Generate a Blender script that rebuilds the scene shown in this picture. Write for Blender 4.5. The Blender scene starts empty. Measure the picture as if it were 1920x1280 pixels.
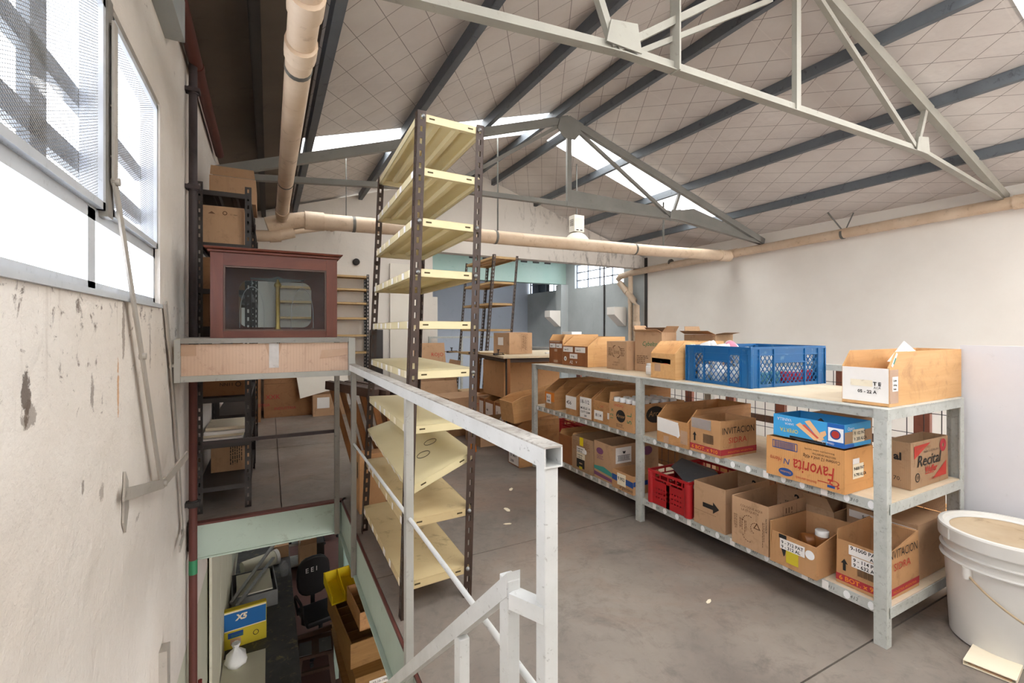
import bpy, math, random
from mathutils import Vector, Matrix
random.seed(7)
SC = bpy.context.scene
COL = SC.collection
V = Vector
R = math.radians

# ------------------------------------------------------------------ materials
def lin(h):
    h = h.lstrip('#')
    c = [int(h[i:i + 2], 16) / 255 for i in (0, 2, 4)]
    return tuple((x / 12.92 if x <= .04045 else ((x + .055) / 1.055) ** 2.4) for x in c) + (1,)

M = {}

class NT:
    def __init__(s, name):
        s.m = bpy.data.materials.new(name); s.m.use_nodes = True
        s.t = s.m.node_tree; s.n = s.t.nodes
        s.b = s.n['Principled BSDF']; s.o = s.n['Material Output']
    def new(s, kind, **kw):
        n = s.n.new('ShaderNode' + kind)
        for k, v in kw.items():
            setattr(n, k, v)
        return n
    def link(s, a, b): s.t.links.new(a, b)
    def set(s, n, i, v):
        if hasattr(v, 'links'): s.link(v, n.inputs[i])
        else: n.inputs[i].default_value = v
    def coord(s, scale=(1, 1, 1), rot=(0, 0, 0), rnd=True):
        tc = s.new('TexCoord'); mp = s.new('Mapping')
        mp.inputs['Scale'].default_value = scale; mp.inputs['Rotation'].default_value = rot
        s.link(tc.outputs['Object'], mp.inputs['Vector'])
        if rnd:
            oi = s.new('ObjectInfo'); ml = s.new('Math', operation='MULTIPLY'); ml.inputs[1].default_value = 37.
            s.link(oi.outputs['Random'], ml.inputs[0]); s.link(ml.outputs[0], mp.inputs['Location'])
        return mp.outputs[0]
    def noise(s, vec, scale, detail=5, rough=.6, dist=0.):
        n = s.new('TexNoise'); s.link(vec, n.inputs['Vector'])
        n.inputs['Scale'].default_value = scale; n.inputs['Detail'].default_value = detail
        n.inputs['Roughness'].default_value = rough; n.inputs['Distortion'].default_value = dist
        return n.outputs[0]
    def ramp(s, fac, a, b, smooth=False):
        n = s.new('MapRange'); n.clamp = True
        s.link(fac, n.inputs[0]); n.inputs[1].default_value = a; n.inputs[2].default_value = b
        return n.outputs[0]
    def math(s, op, a, b=0.):
        n = s.new('Math', operation=op); s.set(n, 0, a); s.set(n, 1, b); return n.outputs[0]
    def mix(s, fac, a, b):
        n = s.new('MixRGB'); s.set(n, 0, fac); s.set(n, 1, a); s.set(n, 2, b); return n.outputs[0]
    def bump(s, h, strength=.2, dist=.01):
        n = s.new('Bump'); n.inputs['Strength'].default_value = strength; n.inputs['Distance'].default_value = dist
        s.link(h, n.inputs['Height']); s.link(n.outputs[0], s.b.inputs['Normal'])
    def xyz(s):
        tc = s.new('TexCoord'); sp = s.new('SeparateXYZ'); s.link(tc.outputs['Object'], sp.inputs[0]); return sp.outputs

def mat(key, base, alt=None, dirt=None, rough=.6, metal=0., scale=3., stretch=(1, 1, 1), amt=.5,
        dscale=14., dthr=(.58, .72), damt=.8, bump=.0, bscale=60., spec=.4, dstretch=(1, 1, 1)):
    t = NT(key)
    c = t.coord(stretch)
    col = lin(base)
    f = t.ramp(t.noise(c, scale), .35, .68)
    col = t.mix(t.math('MULTIPLY', f, amt), lin(base), lin(alt or base))
    if dirt:
        c2 = t.coord(dstretch)
        d = t.ramp(t.noise(c2, dscale, 8, .7, .4), *dthr)
        col = t.mix(t.math('MULTIPLY', d, damt), col, lin(dirt))
    t.link(col, t.b.inputs['Base Color'])
    t.b.inputs['Roughness'].default_value = rough; t.b.inputs['Metallic'].default_value = metal
    t.b.inputs['Specular IOR Level'].default_value = spec
    if bump: t.bump(t.noise(c, bscale, 3), bump)
    M[key] = t.m
    return t

def flat(key, col, rough=.5, metal=0., spec=.4):
    t = NT(key); t.b.inputs['Base Color'].default_value = lin(col)
    t.b.inputs['Roughness'].default_value = rough; t.b.inputs['Metallic'].default_value = metal
    t.b.inputs['Specular IOR Level'].default_value = spec
    M[key] = t.m

def card(key, base, alt, dark, line=160., axis=0, amt=.6):
    # cardboard: blotches, scuffs and the fine ribs of the fluting
    t = NT(key); c = t.coord()
    f = t.ramp(t.noise(c, 3.5, 6), .3, .7)
    col = t.mix(t.math('MULTIPLY', f, amt), lin(base), lin(alt))
    d = t.ramp(t.noise(c, 15., 9, .75, .6), .54, .76)
    col = t.mix(t.math('MULTIPLY', d, .7), col, lin(dark))
    x = t.xyz()
    s = t.math('ADD', x[0], x[1])
    w = t.math('SINE', t.math('MULTIPLY', s, line * 6.28))
    w = t.ramp(w, -1, 1)
    c3 = t.coord((6, 6, .8)); cr = t.ramp(t.noise(c3, 3., 6, .7, .8), .58, .74)
    col = t.mix(t.math('MULTIPLY', cr, .35), col, lin(dark))
    col = t.mix(t.math('MULTIPLY', w, .1), col, lin(dark))
    t.link(col, t.b.inputs['Base Color']); t.b.inputs['Roughness'].default_value = .85
    t.b.inputs['Specular IOR Level'].default_value = .2
    t.bump(t.math('ADD', w, t.math('MULTIPLY', t.noise(c, 9.), 6.)), .12, .002)
    M[key] = t.m

def wood(key, base, alt, dark, stretch=(2, 30, 30), rough=.6, knots=.5):
    t = NT(key); c = t.coord(stretch); c2 = t.coord()
    f = t.ramp(t.noise(c, 1.2, 7, .65, .8), .3, .7)
    col = t.mix(f, lin(base), lin(alt))
    d = t.ramp(t.noise(c2, 9., 9, .74, .7), .53, .76)
    col = t.mix(t.math('MULTIPLY', d, knots), col, lin(dark))
    t.link(col, t.b.inputs['Base Color']); t.b.inputs['Roughness'].default_value = rough
    t.bump(t.noise(c, 3., 4), .1, .002)
    M[key] = t.m

card('card', '#bf9b7a', '#ae8a69', '#86674d')
card('card_warm', '#c4976c', '#b18459', '#7f5a3a')
card('card_orange', '#d59f68', '#cb9056', '#94653b', 120)
card('card_dark', '#9b7150', '#875f41', '#5c3f2b')
card('card_grey', '#ab8c6e', '#98795c', '#6f543d')
card('card_pink', '#cdb09a', '#bfa08a', '#806250', 70)
wood('bin_wood', '#c0905f', '#ae7c4c', '#6b4426', knots=.75)
wood('bin_light', '#d6a873', '#c8975f', '#86592f', knots=.55)
wood('bin_front', '#9a5f33', '#834c27', '#4b2a15', (8, 8, 3))
wood('table_wood', '#dccdb4', '#cdb996', '#94805f', (2, 14, 14))
wood('top_board', '#dbcbb2', '#cfbc9f', '#97836a', (9, 1.5, 9))
wood('drawer_wood', '#9c7440', '#86602f', '#4e351a')
wood('frame_wood', '#96602f', '#7a4a24', '#3f2412', (20, 20, 2))
wood('dark_frame', '#7a4a3a', '#673b2d', '#3f241c', (20, 20, 2))
wood('dark_wood', '#5c453a', '#4a362c', '#2a1d17', (3, 14, 14))
wood('mahogany', '#663525', '#4f2418', '#2f140d', (3, 22, 9), .38, .35)
wood('mahogany_v', '#6a3828', '#53271b', '#32160f', (22, 22, 2), .38, .3)
wood('stool_wood', '#4a3020', '#3a2417', '#20130c', (14, 14, 2))
mat('wall_right', '#ebe5dc', '#e0d8ce', '#8c8177', .9, scale=1.1, amt=.7, dscale=4.5, dthr=(.66, .80), damt=.3, bump=.06, bscale=9)
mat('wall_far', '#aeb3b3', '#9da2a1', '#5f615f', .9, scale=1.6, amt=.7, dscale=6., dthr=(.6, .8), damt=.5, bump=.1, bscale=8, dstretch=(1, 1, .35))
mat('wall_blue', '#b4bcc8', '#a9b2bf', '#7f8894', .9, scale=1., dscale=5., damt=.3)
mat('teal', '#9db3ab', '#8caba0', '#4f7469', .8, scale=2., dscale=7., damt=.3)
mat('wall_low', '#cfd0bd', '#bfc1ae', '#7c7a68', .85, scale=1.4, dscale=7., damt=.4)
mat('trim_white', '#d7d3cc', '#c6c2ba', '#8a837a', .6, scale=5., dscale=16., damt=.5)
mat('frame_white', '#c9ccd0', '#b4b8bd', '#7b7d7f', .55, scale=6., dscale=30., damt=.5)
mat('purlin', '#666b70', '#565b60', '#2d3033', .55, scale=4., amt=.6)
mat('purlin_dark', '#35312f', '#2a2725', '#1b1918', .7, scale=4., amt=.6)
mat('truss', '#9c988d', '#8a867b', '#6d665a', .55, scale=3., amt=.7, dscale=22., dthr=(.6, .72), damt=.5, spec=.5)
mat('truss_far', '#84827c', '#75736e', '#57584f', .55, scale=3., amt=.7, dscale=22., damt=.4)
mat('pipe', '#d2bca3', '#bfa488', '#6a5140', .5, scale=3.5, amt=.8, dscale=14., dthr=(.57, .76), damt=.6, bump=.1, bscale=30)
mat('pipe_band', '#6a6862', '#5a5751', '#3a352f', .5, metal=.4)
mat('rust_pipe', '#5f332c', '#4e2822', '#3c2722', .6, scale=7., dscale=18., damt=.7)
mat('dark_pipe', '#43393a', '#35302f', '#25201f', .6, scale=7.)
mat('rail', '#cfcfcc', '#b9b9b5', '#665f58', .45, scale=9., amt=.6, dscale=85., dthr=(.6, .7), damt=.6, spec=.5, dstretch=(1, .6, 1))
mat('rail_grey', '#a9a7a0', '#98968d', '#6b645c', .5, scale=5., amt=.6, dscale=28., dthr=(.58, .7), damt=.7)
mat('shelf_paint', '#c0c2bc', '#a7a9a2', '#6f675c', .5, scale=12., amt=.8, dscale=60., dthr=(.55, .7), damt=.65)
mat('beam_mint', '#a9b8ac', '#98a598', '#6e6a58', .55, scale=2., amt=.7, dscale=12., damt=.5)
mat('mint', '#b4d0c4', '#a8c5b8', '#7f9388', .5, scale=2., dscale=14., damt=.3)
mat('post', '#412e24', '#31231b', '#1e1510', .5, scale=8., amt=.8, dscale=40., damt=.5, spec=.5)
mat('post_black', '#322d2b', '#282423', '#1a1716', .5, scale=8., amt=.8, spec=.5)
mat('pan', '#d9cba2', '#cebf92', '#8a7854', .5, scale=3., amt=.6, dscale=16., dthr=(.66, .8), damt=.55, spec=.45)
mat('pan_dirty', '#c9b488', '#b8a177', '#5f5039', .65, scale=3., amt=.8, dscale=9., dthr=(.58, .74), damt=.7)
mat('tan', '#c0a071', '#b08f60', '#7a5b38', .6, scale=4.)
mat('paper', '#ece7e2', '#dfd8d0', '#a79a8c', .8, scale=8., amt=.5, dscale=20., dthr=(.66, .8), damt=.4)
mat('paper_cream', '#ece0c8', '#e2d3b5', '#b29f80', .8, scale=8., amt=.5)
mat('tape', '#bd9d84', '#b08f76', '#8a6d57', .25, scale=12., amt=.6, spec=.6)
mat('tape_silver', '#cbc6c3', '#aaa5a3', '#7c7774', .3, scale=25.)
mat('blue_plastic', '#165c92', '#124f80', '#6d93ad', .4, scale=4., amt=.4, spec=.5)
mat('red_plastic', '#b01e24', '#99171d', '#7a2a2a', .42, scale=4., amt=.4, spec=.5)
mat('yellow_plastic', '#ecd018', '#d9bc10', '#8a7a2a', .45, scale=6., amt=.4, dscale=25., damt=.4)
mat('white_plastic', '#dedcd9', '#d0cdc8', '#9c8f80', .4, scale=5., amt=.5, dscale=22., dthr=(.68, .8), damt=.4)
mat('bucket', '#d3d0ca', '#c6c2ba', '#8f6f4c', .42, scale=3., amt=.6, dscale=8., dthr=(.66, .74), damt=.75)
mat('lid_dust', '#b9a58a', '#a48d70', '#665039', .8, scale=4., amt=.8, dscale=12., damt=.6)
mat('brass', '#b99a57', '#9a7c40', '#5f4a26', .35, metal=.8, scale=9.)
mat('steel', '#a5a6a4', '#8f908d', '#6a6964', .4, metal=.6, scale=9.)
mat('strap', '#b9b3aa', '#a49c92', '#6f6458', .55, metal=.2, scale=8., dscale=20., damt=.6)
mat('black_plastic', '#1d1d20', '#26262a', '#4a4a4a', .4, scale=10., dscale=30., damt=.25)
mat('bench_top', '#4d4e4f', '#38393a', '#9c8a66', .6, scale=5., amt=.9, dscale=9., dthr=(.56, .7), damt=.7)
mat('floor_low', '#63423a', '#533630', '#2f2522', .55, scale=1.2, amt=.8, dscale=5., damt=.5)
mat('grey_sheet', '#616365', '#57595b', '#8a8780', .8, scale=14.)
mat('cream', '#dcd9c6', '#d0ccb6', '#9c957c', .6, scale=2., dscale=12., damt=.3)
mat('board_white', '#e3dcd0', '#d8cfc0', '#a39a8c', .7, scale=2., dscale=14., dthr=(.66, .8), damt=.4)
mat('panel_white', '#d9d6d8', '#cecbcd', '#857d79', .6, scale=3., dscale=9., dthr=(.6, .74), damt=.45)
mat('matt_black', '#2a2827', '#211f1e', '#444444', .7)
mat('lamp_white', '#e4dfd2', '#d3cbb9', '#a8875e', .5, scale=6., dscale=12., damt=.5)
mat('red_dark', '#8a2f2a', '#742520', '#4a1c18', .6)
mat('fibre', '#6e645b', '#5d544c', '#463f39', .9, scale=1.4, amt=.8, dscale=5., damt=.5)
flat('ink', '#26221f', .8); flat('ink_red', '#b3382c', .8); flat('ink_green', '#3f7d57', .8); flat('ink_blue', '#274a86', .7)
flat('ink_grey', '#4c4946', .8); flat('ink_soft', '#6b4b33', .8); flat('ink_orange', '#e0822c', .8); flat('ink_maroon', '#a8343a', .8); flat('ink_purple', '#7b4a6a', .8)
flat('sky_blue', '#3f9fd8', .6); flat('deep_blue', '#1f5fae', .6); flat('wafer', '#e9b988', .7); flat('wafer_red', '#cf5a48', .7)
flat('yellow_card', '#c9b42c', .7); flat('card_blue', '#1d64a4', .7); flat('ink_teal', '#3f8f83', .8); flat('white_ink', '#e9e9ea', .7)
flat('jar_teal', '#5b93a0', .35); flat('jar_red', '#b8203a', .35); flat('jar_pink', '#d98aa0', .35); flat('jar_brown', '#7a4a26', .3)
flat('slot', '#4a3d22', .8); flat('green_tape', '#2c7a52', .5); flat('net', '#6f655d', .8); flat('foam_white', '#efefee', .6)

def glass(key, tint='#e8eef0', alpha=.12, rough=.02, gloss=1.):
    t = NT(key)
    tr = t.new('BsdfTransparent'); gl = t.new('BsdfGlossy'); mx = t.new('MixShader')
    tr.inputs[0].default_value = lin(tint); gl.inputs['Roughness'].default_value = rough
    fr = t.new('Fresnel'); fr.inputs[0].default_value = 1.45
    ge = t.new('NewGeometry')   # reflect only at the front face, so that the pane does not trap light
    f = t.math('MULTIPLY', t.math('MULTIPLY', fr.outputs[0], gloss), t.math('SUBTRACT', 1., ge.outputs['Backfacing']))
    t.link(f, mx.inputs[0]); t.link(tr.outputs[0], mx.inputs[1]); t.link(gl.outputs[0], mx.inputs[2])
    df = t.new('BsdfDiffuse'); df.inputs[0].default_value = lin('#cfd3d6'); m2 = t.new('MixShader')
    m2.inputs[0].default_value = alpha
    t.link(mx.outputs[0], m2.inputs[1]); t.link(df.outputs[0], m2.inputs[2])
    t.link(m2.outputs[0], t.o.inputs[0]); M[key] = t.m
glass('glass'); glass('window_glass', '#f4f8ff', .04)
mat('post_grey', '#8d8881', '#7c7770', '#57504a', .5, scale=5., amt=.6, dscale=28., damt=.6)
glass('cabinet_glass', '#eef3f5', .006, .02, .55)
mat('rail_worn', '#b3aea6', '#8f877d', '#5f564e', .6, scale=14., amt=.9, dscale=50., dthr=(.5, .66), damt=.7)
glass('clear_wrap', '#f4f4f4', .25, .15)

def skylight_mat():
    t = NT('skylight'); tl = t.new('BsdfTranslucent'); tl.inputs[0].default_value = lin('#f3f6f8')
    tr = t.new('BsdfTransparent'); mx = t.new('MixShader'); mx.inputs[0].default_value = .45
    t.link(tl.outputs[0], mx.inputs[1]); t.link(tr.outputs[0], mx.inputs[2]); t.link(mx.outputs[0], t.o.inputs[0])
    M['skylight'] = t.m
skylight_mat()

def foil_mat():
    # silvery insulation sheet held up by a diamond net of thin cords
    t = NT('foil'); c = t.coord(rnd=False); x = t.xyz()
    f = t.ramp(t.noise(c, 1.3, 6), .3, .7)
    col = t.mix(f, lin('#d6cfc8'), lin('#c4bbb4'))
    def lines(a, b, per, wd):
        s = t.math('ADD', t.math('MULTIPLY', x[0], a), t.math('MULTIPLY', x[1], b))
        fr = t.math('FRACT', t.math('DIVIDE', t.math('ADD', s, 50.), per))
        return t.math('LESS_THAN', fr, wd)
    l = t.math('MAXIMUM', lines(1, .62, .27, .022), lines(1, -.62, .27, .022))
    col = t.mix(t.math('MULTIPLY', l, .85), col, lin('#6f655f'))
    seam = lines(0, 1, 1.22, .008)
    col = t.mix(t.math('MULTIPLY', seam, .45), col, lin('#d8d0c8'))
    st = t.ramp(t.noise(c, 3.2, 8, .7, .6), .64, .8)
    col = t.mix(t.math('MULTIPLY', st, .4), col, lin('#7c6b5d'))
    t.link(col, t.b.inputs['Base Color']); t.b.inputs['Roughness'].default_value = .5
    t.b.inputs['Specular IOR Level'].default_value = .5
    h = t.math('SUBTRACT', t.noise(c, 5., 3), t.math('MULTIPLY', l, .35))
    t.bump(h, .35, .04)
    M['foil'] = t.m
foil_mat()

def concrete_mat():
    t = NT('concrete'); c = t.coord(rnd=False)
    f = t.ramp(t.noise(c, .9, 7, .6, .4), .32, .68)
    col = t.mix(f, lin('#94897f'), lin('#625a54'))
    r = t.ramp(t.noise(c, 1.1, 6, .7, 1.), .48, .7)
    col = t.mix(t.math('MULTIPLY', r, .5), col, lin('#8a6a57'))
    d = t.ramp(t.noise(c, 3.1, 9, .72, .9), .55, .74)
    col = t.mix(t.math('MULTIPLY', d, .6), col, lin('#443e3a'))
    s = t.ramp(t.noise(c, 60., 3, .5), .68, .8)
    col = t.mix(t.math('MULTIPLY', s, .45), col, lin('#a3988f'))
    s2 = t.ramp(t.noise(c, 16., 8, .75, .5), .5, .72)
    col = t.mix(t.math('MULTIPLY', s2, .35), col, lin('#4a4440'))
    t.link(col, t.b.inputs['Base Color'])
    t.link(t.ramp(t.noise(c, 2.2, 4), -.3, 1.3), t.b.inputs['Roughness'])
    t.b.inputs['Specular IOR Level'].default_value = .35
    t.bump(t.noise(c, 30., 4), .06, .01); M['concrete'] = t.m
concrete_mat()

def plaster_mat():
    # left wall: whitewash, mould specks under the sill, a rust run, flaked patches
    t = NT('wall_left'); c = t.coord(rnd=False); x = t.xyz()
    f = t.ramp(t.noise(c, 1.5, 7, .6, .3), .3, .7)
    col = t.mix(f, lin('#ece6df'), lin('#e0d8cf'))
    y = t.ramp(t.noise(c, .8, 4), .45, .75)
    col = t.mix(t.math('MULTIPLY', y, .25), col, lin('#cdb8a2'))
    near = t.math('MULTIPLY', t.ramp(x[2], .35, 1.15), t.math('LESS_THAN', x[2], 1.235))
    thr = t.math('SUBTRACT', t.noise(c, 20., 9, .72, .5), t.math('MULTIPLY', t.math('SUBTRACT', 1., near), .16))
    sp = t.ramp(thr, .565, .65)
    col = t.mix(t.math('MULTIPLY', sp, .8), col, lin('#5b4a40'))
    c2 = t.coord((1, 9, .55), rnd=False)
    st = t.math('MULTIPLY', t.ramp(t.noise(c2, 1.6, 6, .6), .6, .75), near)
    col = t.mix(t.math('MULTIPLY', st, .5), col, lin('#8d7764'))
    fl = t.ramp(t.noise(c, 3.6, 10, .78, 1.2), .655, .672)
    col = t.mix(t.math('MULTIPLY', fl, .55), col, lin('#8f7f70'))
    nz = t.math('MULTIPLY', t.math('SUBTRACT', t.noise(c, 38., 8, .75), .5), 4.2)
    for y0, z0, ry, rz_, cc, am in ((1.24, .99, .02, .06, '#54463c', .85), (1.25, .95, .035, .03, '#6a5a4e', .6), (1.86, .93, .012, .10, '#c58a4e', .7), (1.07, 1.0, .03, .05, '#7d6b5c', .5),
                                    (1.62, .95, .015, .05, '#5f4f45', .6), (1.55, .72, .010, .02, '#5f4f45', .6), (1.70, .66, .022, .03, '#6f5f53', .5), (1.92, 1.12, .02, .11, '#6b594c', .6), (.98, 1.13, .02, .03, '#3f3a38', .8), (2.3, 1.05, .012, .09, '#6b594c', .5)):
        q1 = t.math('POWER', t.math('DIVIDE', t.math('SUBTRACT', x[1], y0), ry), 2.); q2 = t.math('POWER', t.math('DIVIDE', t.math('SUBTRACT', x[2], z0), rz_), 2.)
        bl = t.ramp(t.math('ADD', t.math('ADD', q1, q2), nz), .95, .6)
        col = t.mix(t.math('MULTIPLY', bl, am), col, lin(cc))
    t.link(col, t.b.inputs['Base Color']); t.b.inputs['Roughness'].default_value = .9
    t.b.inputs['Specular IOR Level'].default_value = .2
    t.bump(t.math('ADD', t.noise(c, 7., 6), t.math('MULTIPLY', fl, -.5)), .55, .03)
    M['wall_left'] = t.m
plaster_mat()

def gable_mat():
    # whitewash with soot-like mould runs gathered towards the right-hand end
    t = NT('wall_gable'); c = t.coord(rnd=False); x = t.xyz()
    f = t.ramp(t.noise(c, 1.3, 6), .3, .7)
    col = t.mix(t.math('MULTIPLY', f, .6), lin('#ded7ce'), lin('#cfc7bd'))
    c2 = t.coord((1.6, 1, .45), rnd=False)
    n = t.noise(c2, 4.5, 9, .75, .5)
    g = t.math('MULTIPLY', t.ramp(x[0], 3.2, 5.2), .13)
    e = t.math('MULTIPLY', t.math('SUBTRACT', 1., t.ramp(x[0], 0., 1.6)), .03)
    m = t.ramp(t.math('ADD', t.math('ADD', n, g), e), .64, .80)
    col = t.mix(t.math('MULTIPLY', m, .75), col, lin('#4f453f'))
    t.link(col, t.b.inputs['Base Color']); t.b.inputs['Roughness'].default_value = .9
    t.b.inputs['Specular IOR Level'].default_value = .2
    t.bump(t.noise(c, 9., 5), .15, .02); M['wall_gable'] = t.m
gable_mat()

# ------------------------------------------------------------------ mesh builder
class MB:
    def __init__(s):
        s.v = []; s.f = []; s.mi = []; s.sm = []; s.keys = []
    def k(s, m):
        if m not in s.keys: s.keys.append(m)
        return s.keys.index(m)
    def add(s, vs, fs, m, smooth=False):
        o = len(s.v); s.v += [tuple(v) for v in vs]; i = s.k(m)
        for f in fs:
            s.f.append(tuple(o + j for j in f)); s.mi.append(i); s.sm.append(smooth)
    HEX = [(0, 3, 2, 1), (4, 5, 6, 7), (0, 1, 5, 4), (1, 2, 6, 5), (2, 3, 7, 6), (3, 0, 4, 7)]
    def box(s, a, b, m):
        x0, y0, z0 = a; x1, y1, z1 = b
        s.add([(x0, y0, z0), (x1, y0, z0), (x1, y1, z0), (x0, y1, z0), (x0, y0, z1), (x1, y0, z1), (x1, y1, z1), (x0, y1, z1)], s.HEX, m)
    def hexa(s, bot, top, m): s.add(list(bot) + list(top), s.HEX, m)
    def bar(s, p, q, w, h, m, up=(0, 0, 1)):
        p, q = V(p), V(q); d = (q - p).normalized(); up = V(up)
        if abs(d.dot(up)) > .98: up = V((1, 0, 0))
        sx = d.cross(up).normalized() * (w / 2); sz = sx.normalized().cross(d) * (h / 2)
        s.add([p - sx - sz, p + sx - sz, p + sx + sz, p - sx + sz, q - sx - sz, q + sx - sz, q + sx + sz, q - sx + sz],
              [(0, 1, 2, 3), (7, 6, 5, 4), (0, 4, 5, 1), (1, 5, 6, 2), (2, 6, 7, 3), (3, 7, 4, 0)], m)
    def tube(s, pts, r, m, n=12, caps=True):
        pts = [V(p) for p in pts]; rings = []; ref = V((.13, .31, .94))
        rr = r if isinstance(r, (list, tuple)) else [r] * len(pts)
        for i, p in enumerate(pts):
            d = (pts[min(i + 1, len(pts) - 1)] - pts[max(i - 1, 0)]).normalized()
            a = d.cross(ref)
            if a.length < .05: a = d.cross(V((1, 0, 0)))
            a.normalize(); b = d.cross(a)
            rings.append([p + (a * math.cos(2 * math.pi * j / n) + b * math.sin(2 * math.pi * j / n)) * rr[i] for j in range(n)])
        vs = [v for rg in rings for v in rg]; fs = []
        for i in range(len(pts) - 1):
            for j in range(n):
                fs.append((i * n + j, i * n + (j + 1) % n, (i + 1) * n + (j + 1) % n, (i + 1) * n + j))
        s.add(vs, fs, m, True)
        if caps:
            s.add(rings[0], [tuple(range(n))[::-1]], m); s.add(rings[-1], [tuple(range(n))], m)
    def lathe(s, prof, m, c=(0, 0, 0), n=32, caps=True):
        vs = []; fs = []
        for r, z in prof:
            for j in range(n):
                a = 2 * math.pi * j / n; vs.append((c[0] + r * math.cos(a), c[1] + r * math.sin(a), c[2] + z))
        for i in range(len(prof) - 1):
            for j in range(n):
                fs.append((i * n + j, i * n + (j + 1) % n, (i + 1) * n + (j + 1) % n, (i + 1) * n + j))
        s.add(vs, fs, m, True)
        if caps and prof[0][0] > 1e-4: s.add(vs[:n], [tuple(range(n))[::-1]], m)
        if caps and prof[-1][0] > 1e-4: s.add(vs[-n:], [tuple(range(n))], m)
    def turned(s, prof, m, c=(0, 0, 0), n=48):
        # a lathe whose profile corners stay crisp
        for p, q in zip(prof, prof[1:]): s.lathe([p, q], m, c, n, False)
    def slab(s, poly, off, m):
        # polygon of 3-D points pushed out by the vector off
        n = len(poly); a = [V(p) for p in poly]; b = [p + V(off) for p in a]
        fs = [tuple(range(n))[::-1], tuple(range(n, 2 * n))] + [(i, (i + 1) % n, n + (i + 1) % n, n + i) for i in range(n)]
        s.add(a + b, fs, m)
    def quad(s, a, b, c, d, m): s.add([a, b, c, d], [(0, 1, 2, 3)], m)
    def lattice(s, o, u, v, W, H, cw, ch, th, dp, m):
        # crossing diagonal strands clipped to the rectangle W x H spanned by u, v
        o, u, v = V(o), V(u).normalized(), V(v).normalized(); n = u.cross(v); k = ch / cw
        for sg in (1, -1):
            c = (-math.ceil(W * k / ch)) * ch if sg > 0 else 0.
            while c < H + (0 if sg > 0 else W * k):
                ts = []
                a0, a1 = 0., W
                z0, z1 = c + sg * k * a0, c + sg * k * a1
                if sg > 0:
                    if z0 < 0: a0 = -c / k
                    if z1 > H: a1 = (H - c) / k
                else:
                    if z0 > H: a0 = (c - H) / k
                    if z1 < 0: a1 = c / k
                if a1 - a0 > 1e-4:
                    s.bar(o + u * a0 + v * (c + sg * k * a0), o + u * a1 + v * (c + sg * k * a1), th, dp, m, n)
                c += ch
    def build(s, name, parent=None, bevel=0., loc=None):
        me = bpy.data.meshes.new(name); me.from_pydata(s.v, [], s.f)
        for kx in s.keys: me.materials.append(M[kx])
        me.polygons.foreach_set('material_index', s.mi); me.polygons.foreach_set('use_smooth', s.sm)
        me.validate(); me.update()
        o = bpy.data.objects.new(name, me); COL.objects.link(o)
        if parent: o.parent = parent
        if loc: o.location = loc
        if bevel:
            b = o.modifiers.new('Bevel', 'BEVEL'); b.width = bevel; b.segments = 2; b.limit_method = 'ANGLE'; b.angle_limit = R(50)
        return o

_tc = {}
def text_geo(s, size, shear=0., space=1., bold=0.):
    key = (s, size, shear, space, bold)
    if key not in _tc:
        cu = bpy.data.curves.new('t', 'FONT'); cu.body = s; cu.size = size; cu.shear = shear; cu.resolution_u = 2
        cu.space_character = space; cu.offset = bold
        ob = bpy.data.objects.new('t', cu); COL.objects.link(ob)
        dg = bpy.context.evaluated_depsgraph_get(); dg.update()
        me = ob.evaluated_get(dg).to_mesh()
        _tc[key] = ([tuple(v.co) for v in me.vertices], [tuple(p.vertices) for p in me.polygons])
        ob.evaluated_get(dg).to_mesh_clear()
        bpy.data.objects.remove(ob); bpy.data.curves.remove(cu)
    return _tc[key]

def put_text(mb, s, o, xd, up, size, m, shear=0., space=1., bold=0., width=None, flip=False):
    vs, fs = text_geo(s, size, shear, space, bold)
    if not vs: return
    x0 = min(v[0] for v in vs); x1 = max(v[0] for v in vs)
    sx = width / (x1 - x0) if width else 1.
    o, xd, up = V(o), V(xd), V(up)
    if flip:
        o = o + xd * ((x1 - x0) * sx) + up * size * .7; xd = -xd; up = -up
    mb.add([o + xd * ((v[0] - x0) * sx) + up * v[1] for v in vs], fs, m)

def tag(o, label=None, cat=None, group=None, kind=None):
    if label: o['label'] = label
    if cat: o['category'] = cat
    if group: o['group'] = group
    if kind: o['kind'] = kind
    return o
def thing(name, label, cat, loc=(0, 0, 0), rot=0., group=None):
    o = bpy.data.objects.new(name, None); COL.objects.link(o); o.empty_display_size = .1
    o.location = loc; o.rotation_euler = (0, 0, R(rot))
    return tag(o, label, cat, group)
def struct(mb, name, bevel=0.): return tag(mb.build(name, bevel=bevel), kind='structure')
def dup(root, label, loc=None, rot=None):
    r = root.copy(); COL.objects.link(r); r['label'] = label
    if loc: r.location = loc
    if rot is not None: r.rotation_euler = (0, 0, R(rot))
    for ch in root.children:
        c = ch.copy(); COL.objects.link(c); c.parent = r
        for g in ch.children:
            d = g.copy(); COL.objects.link(d); d.parent = c
    return r
# ------------------------------------------------------------------ the setting
XW, XL, YG, YF, ZL = 6.97, -.42, 7.25, 12.2, -2.75
RX, RZ, RM = 3.2, 3.80, .305
def rz(x): return RZ - RM * abs(x - RX)

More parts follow.
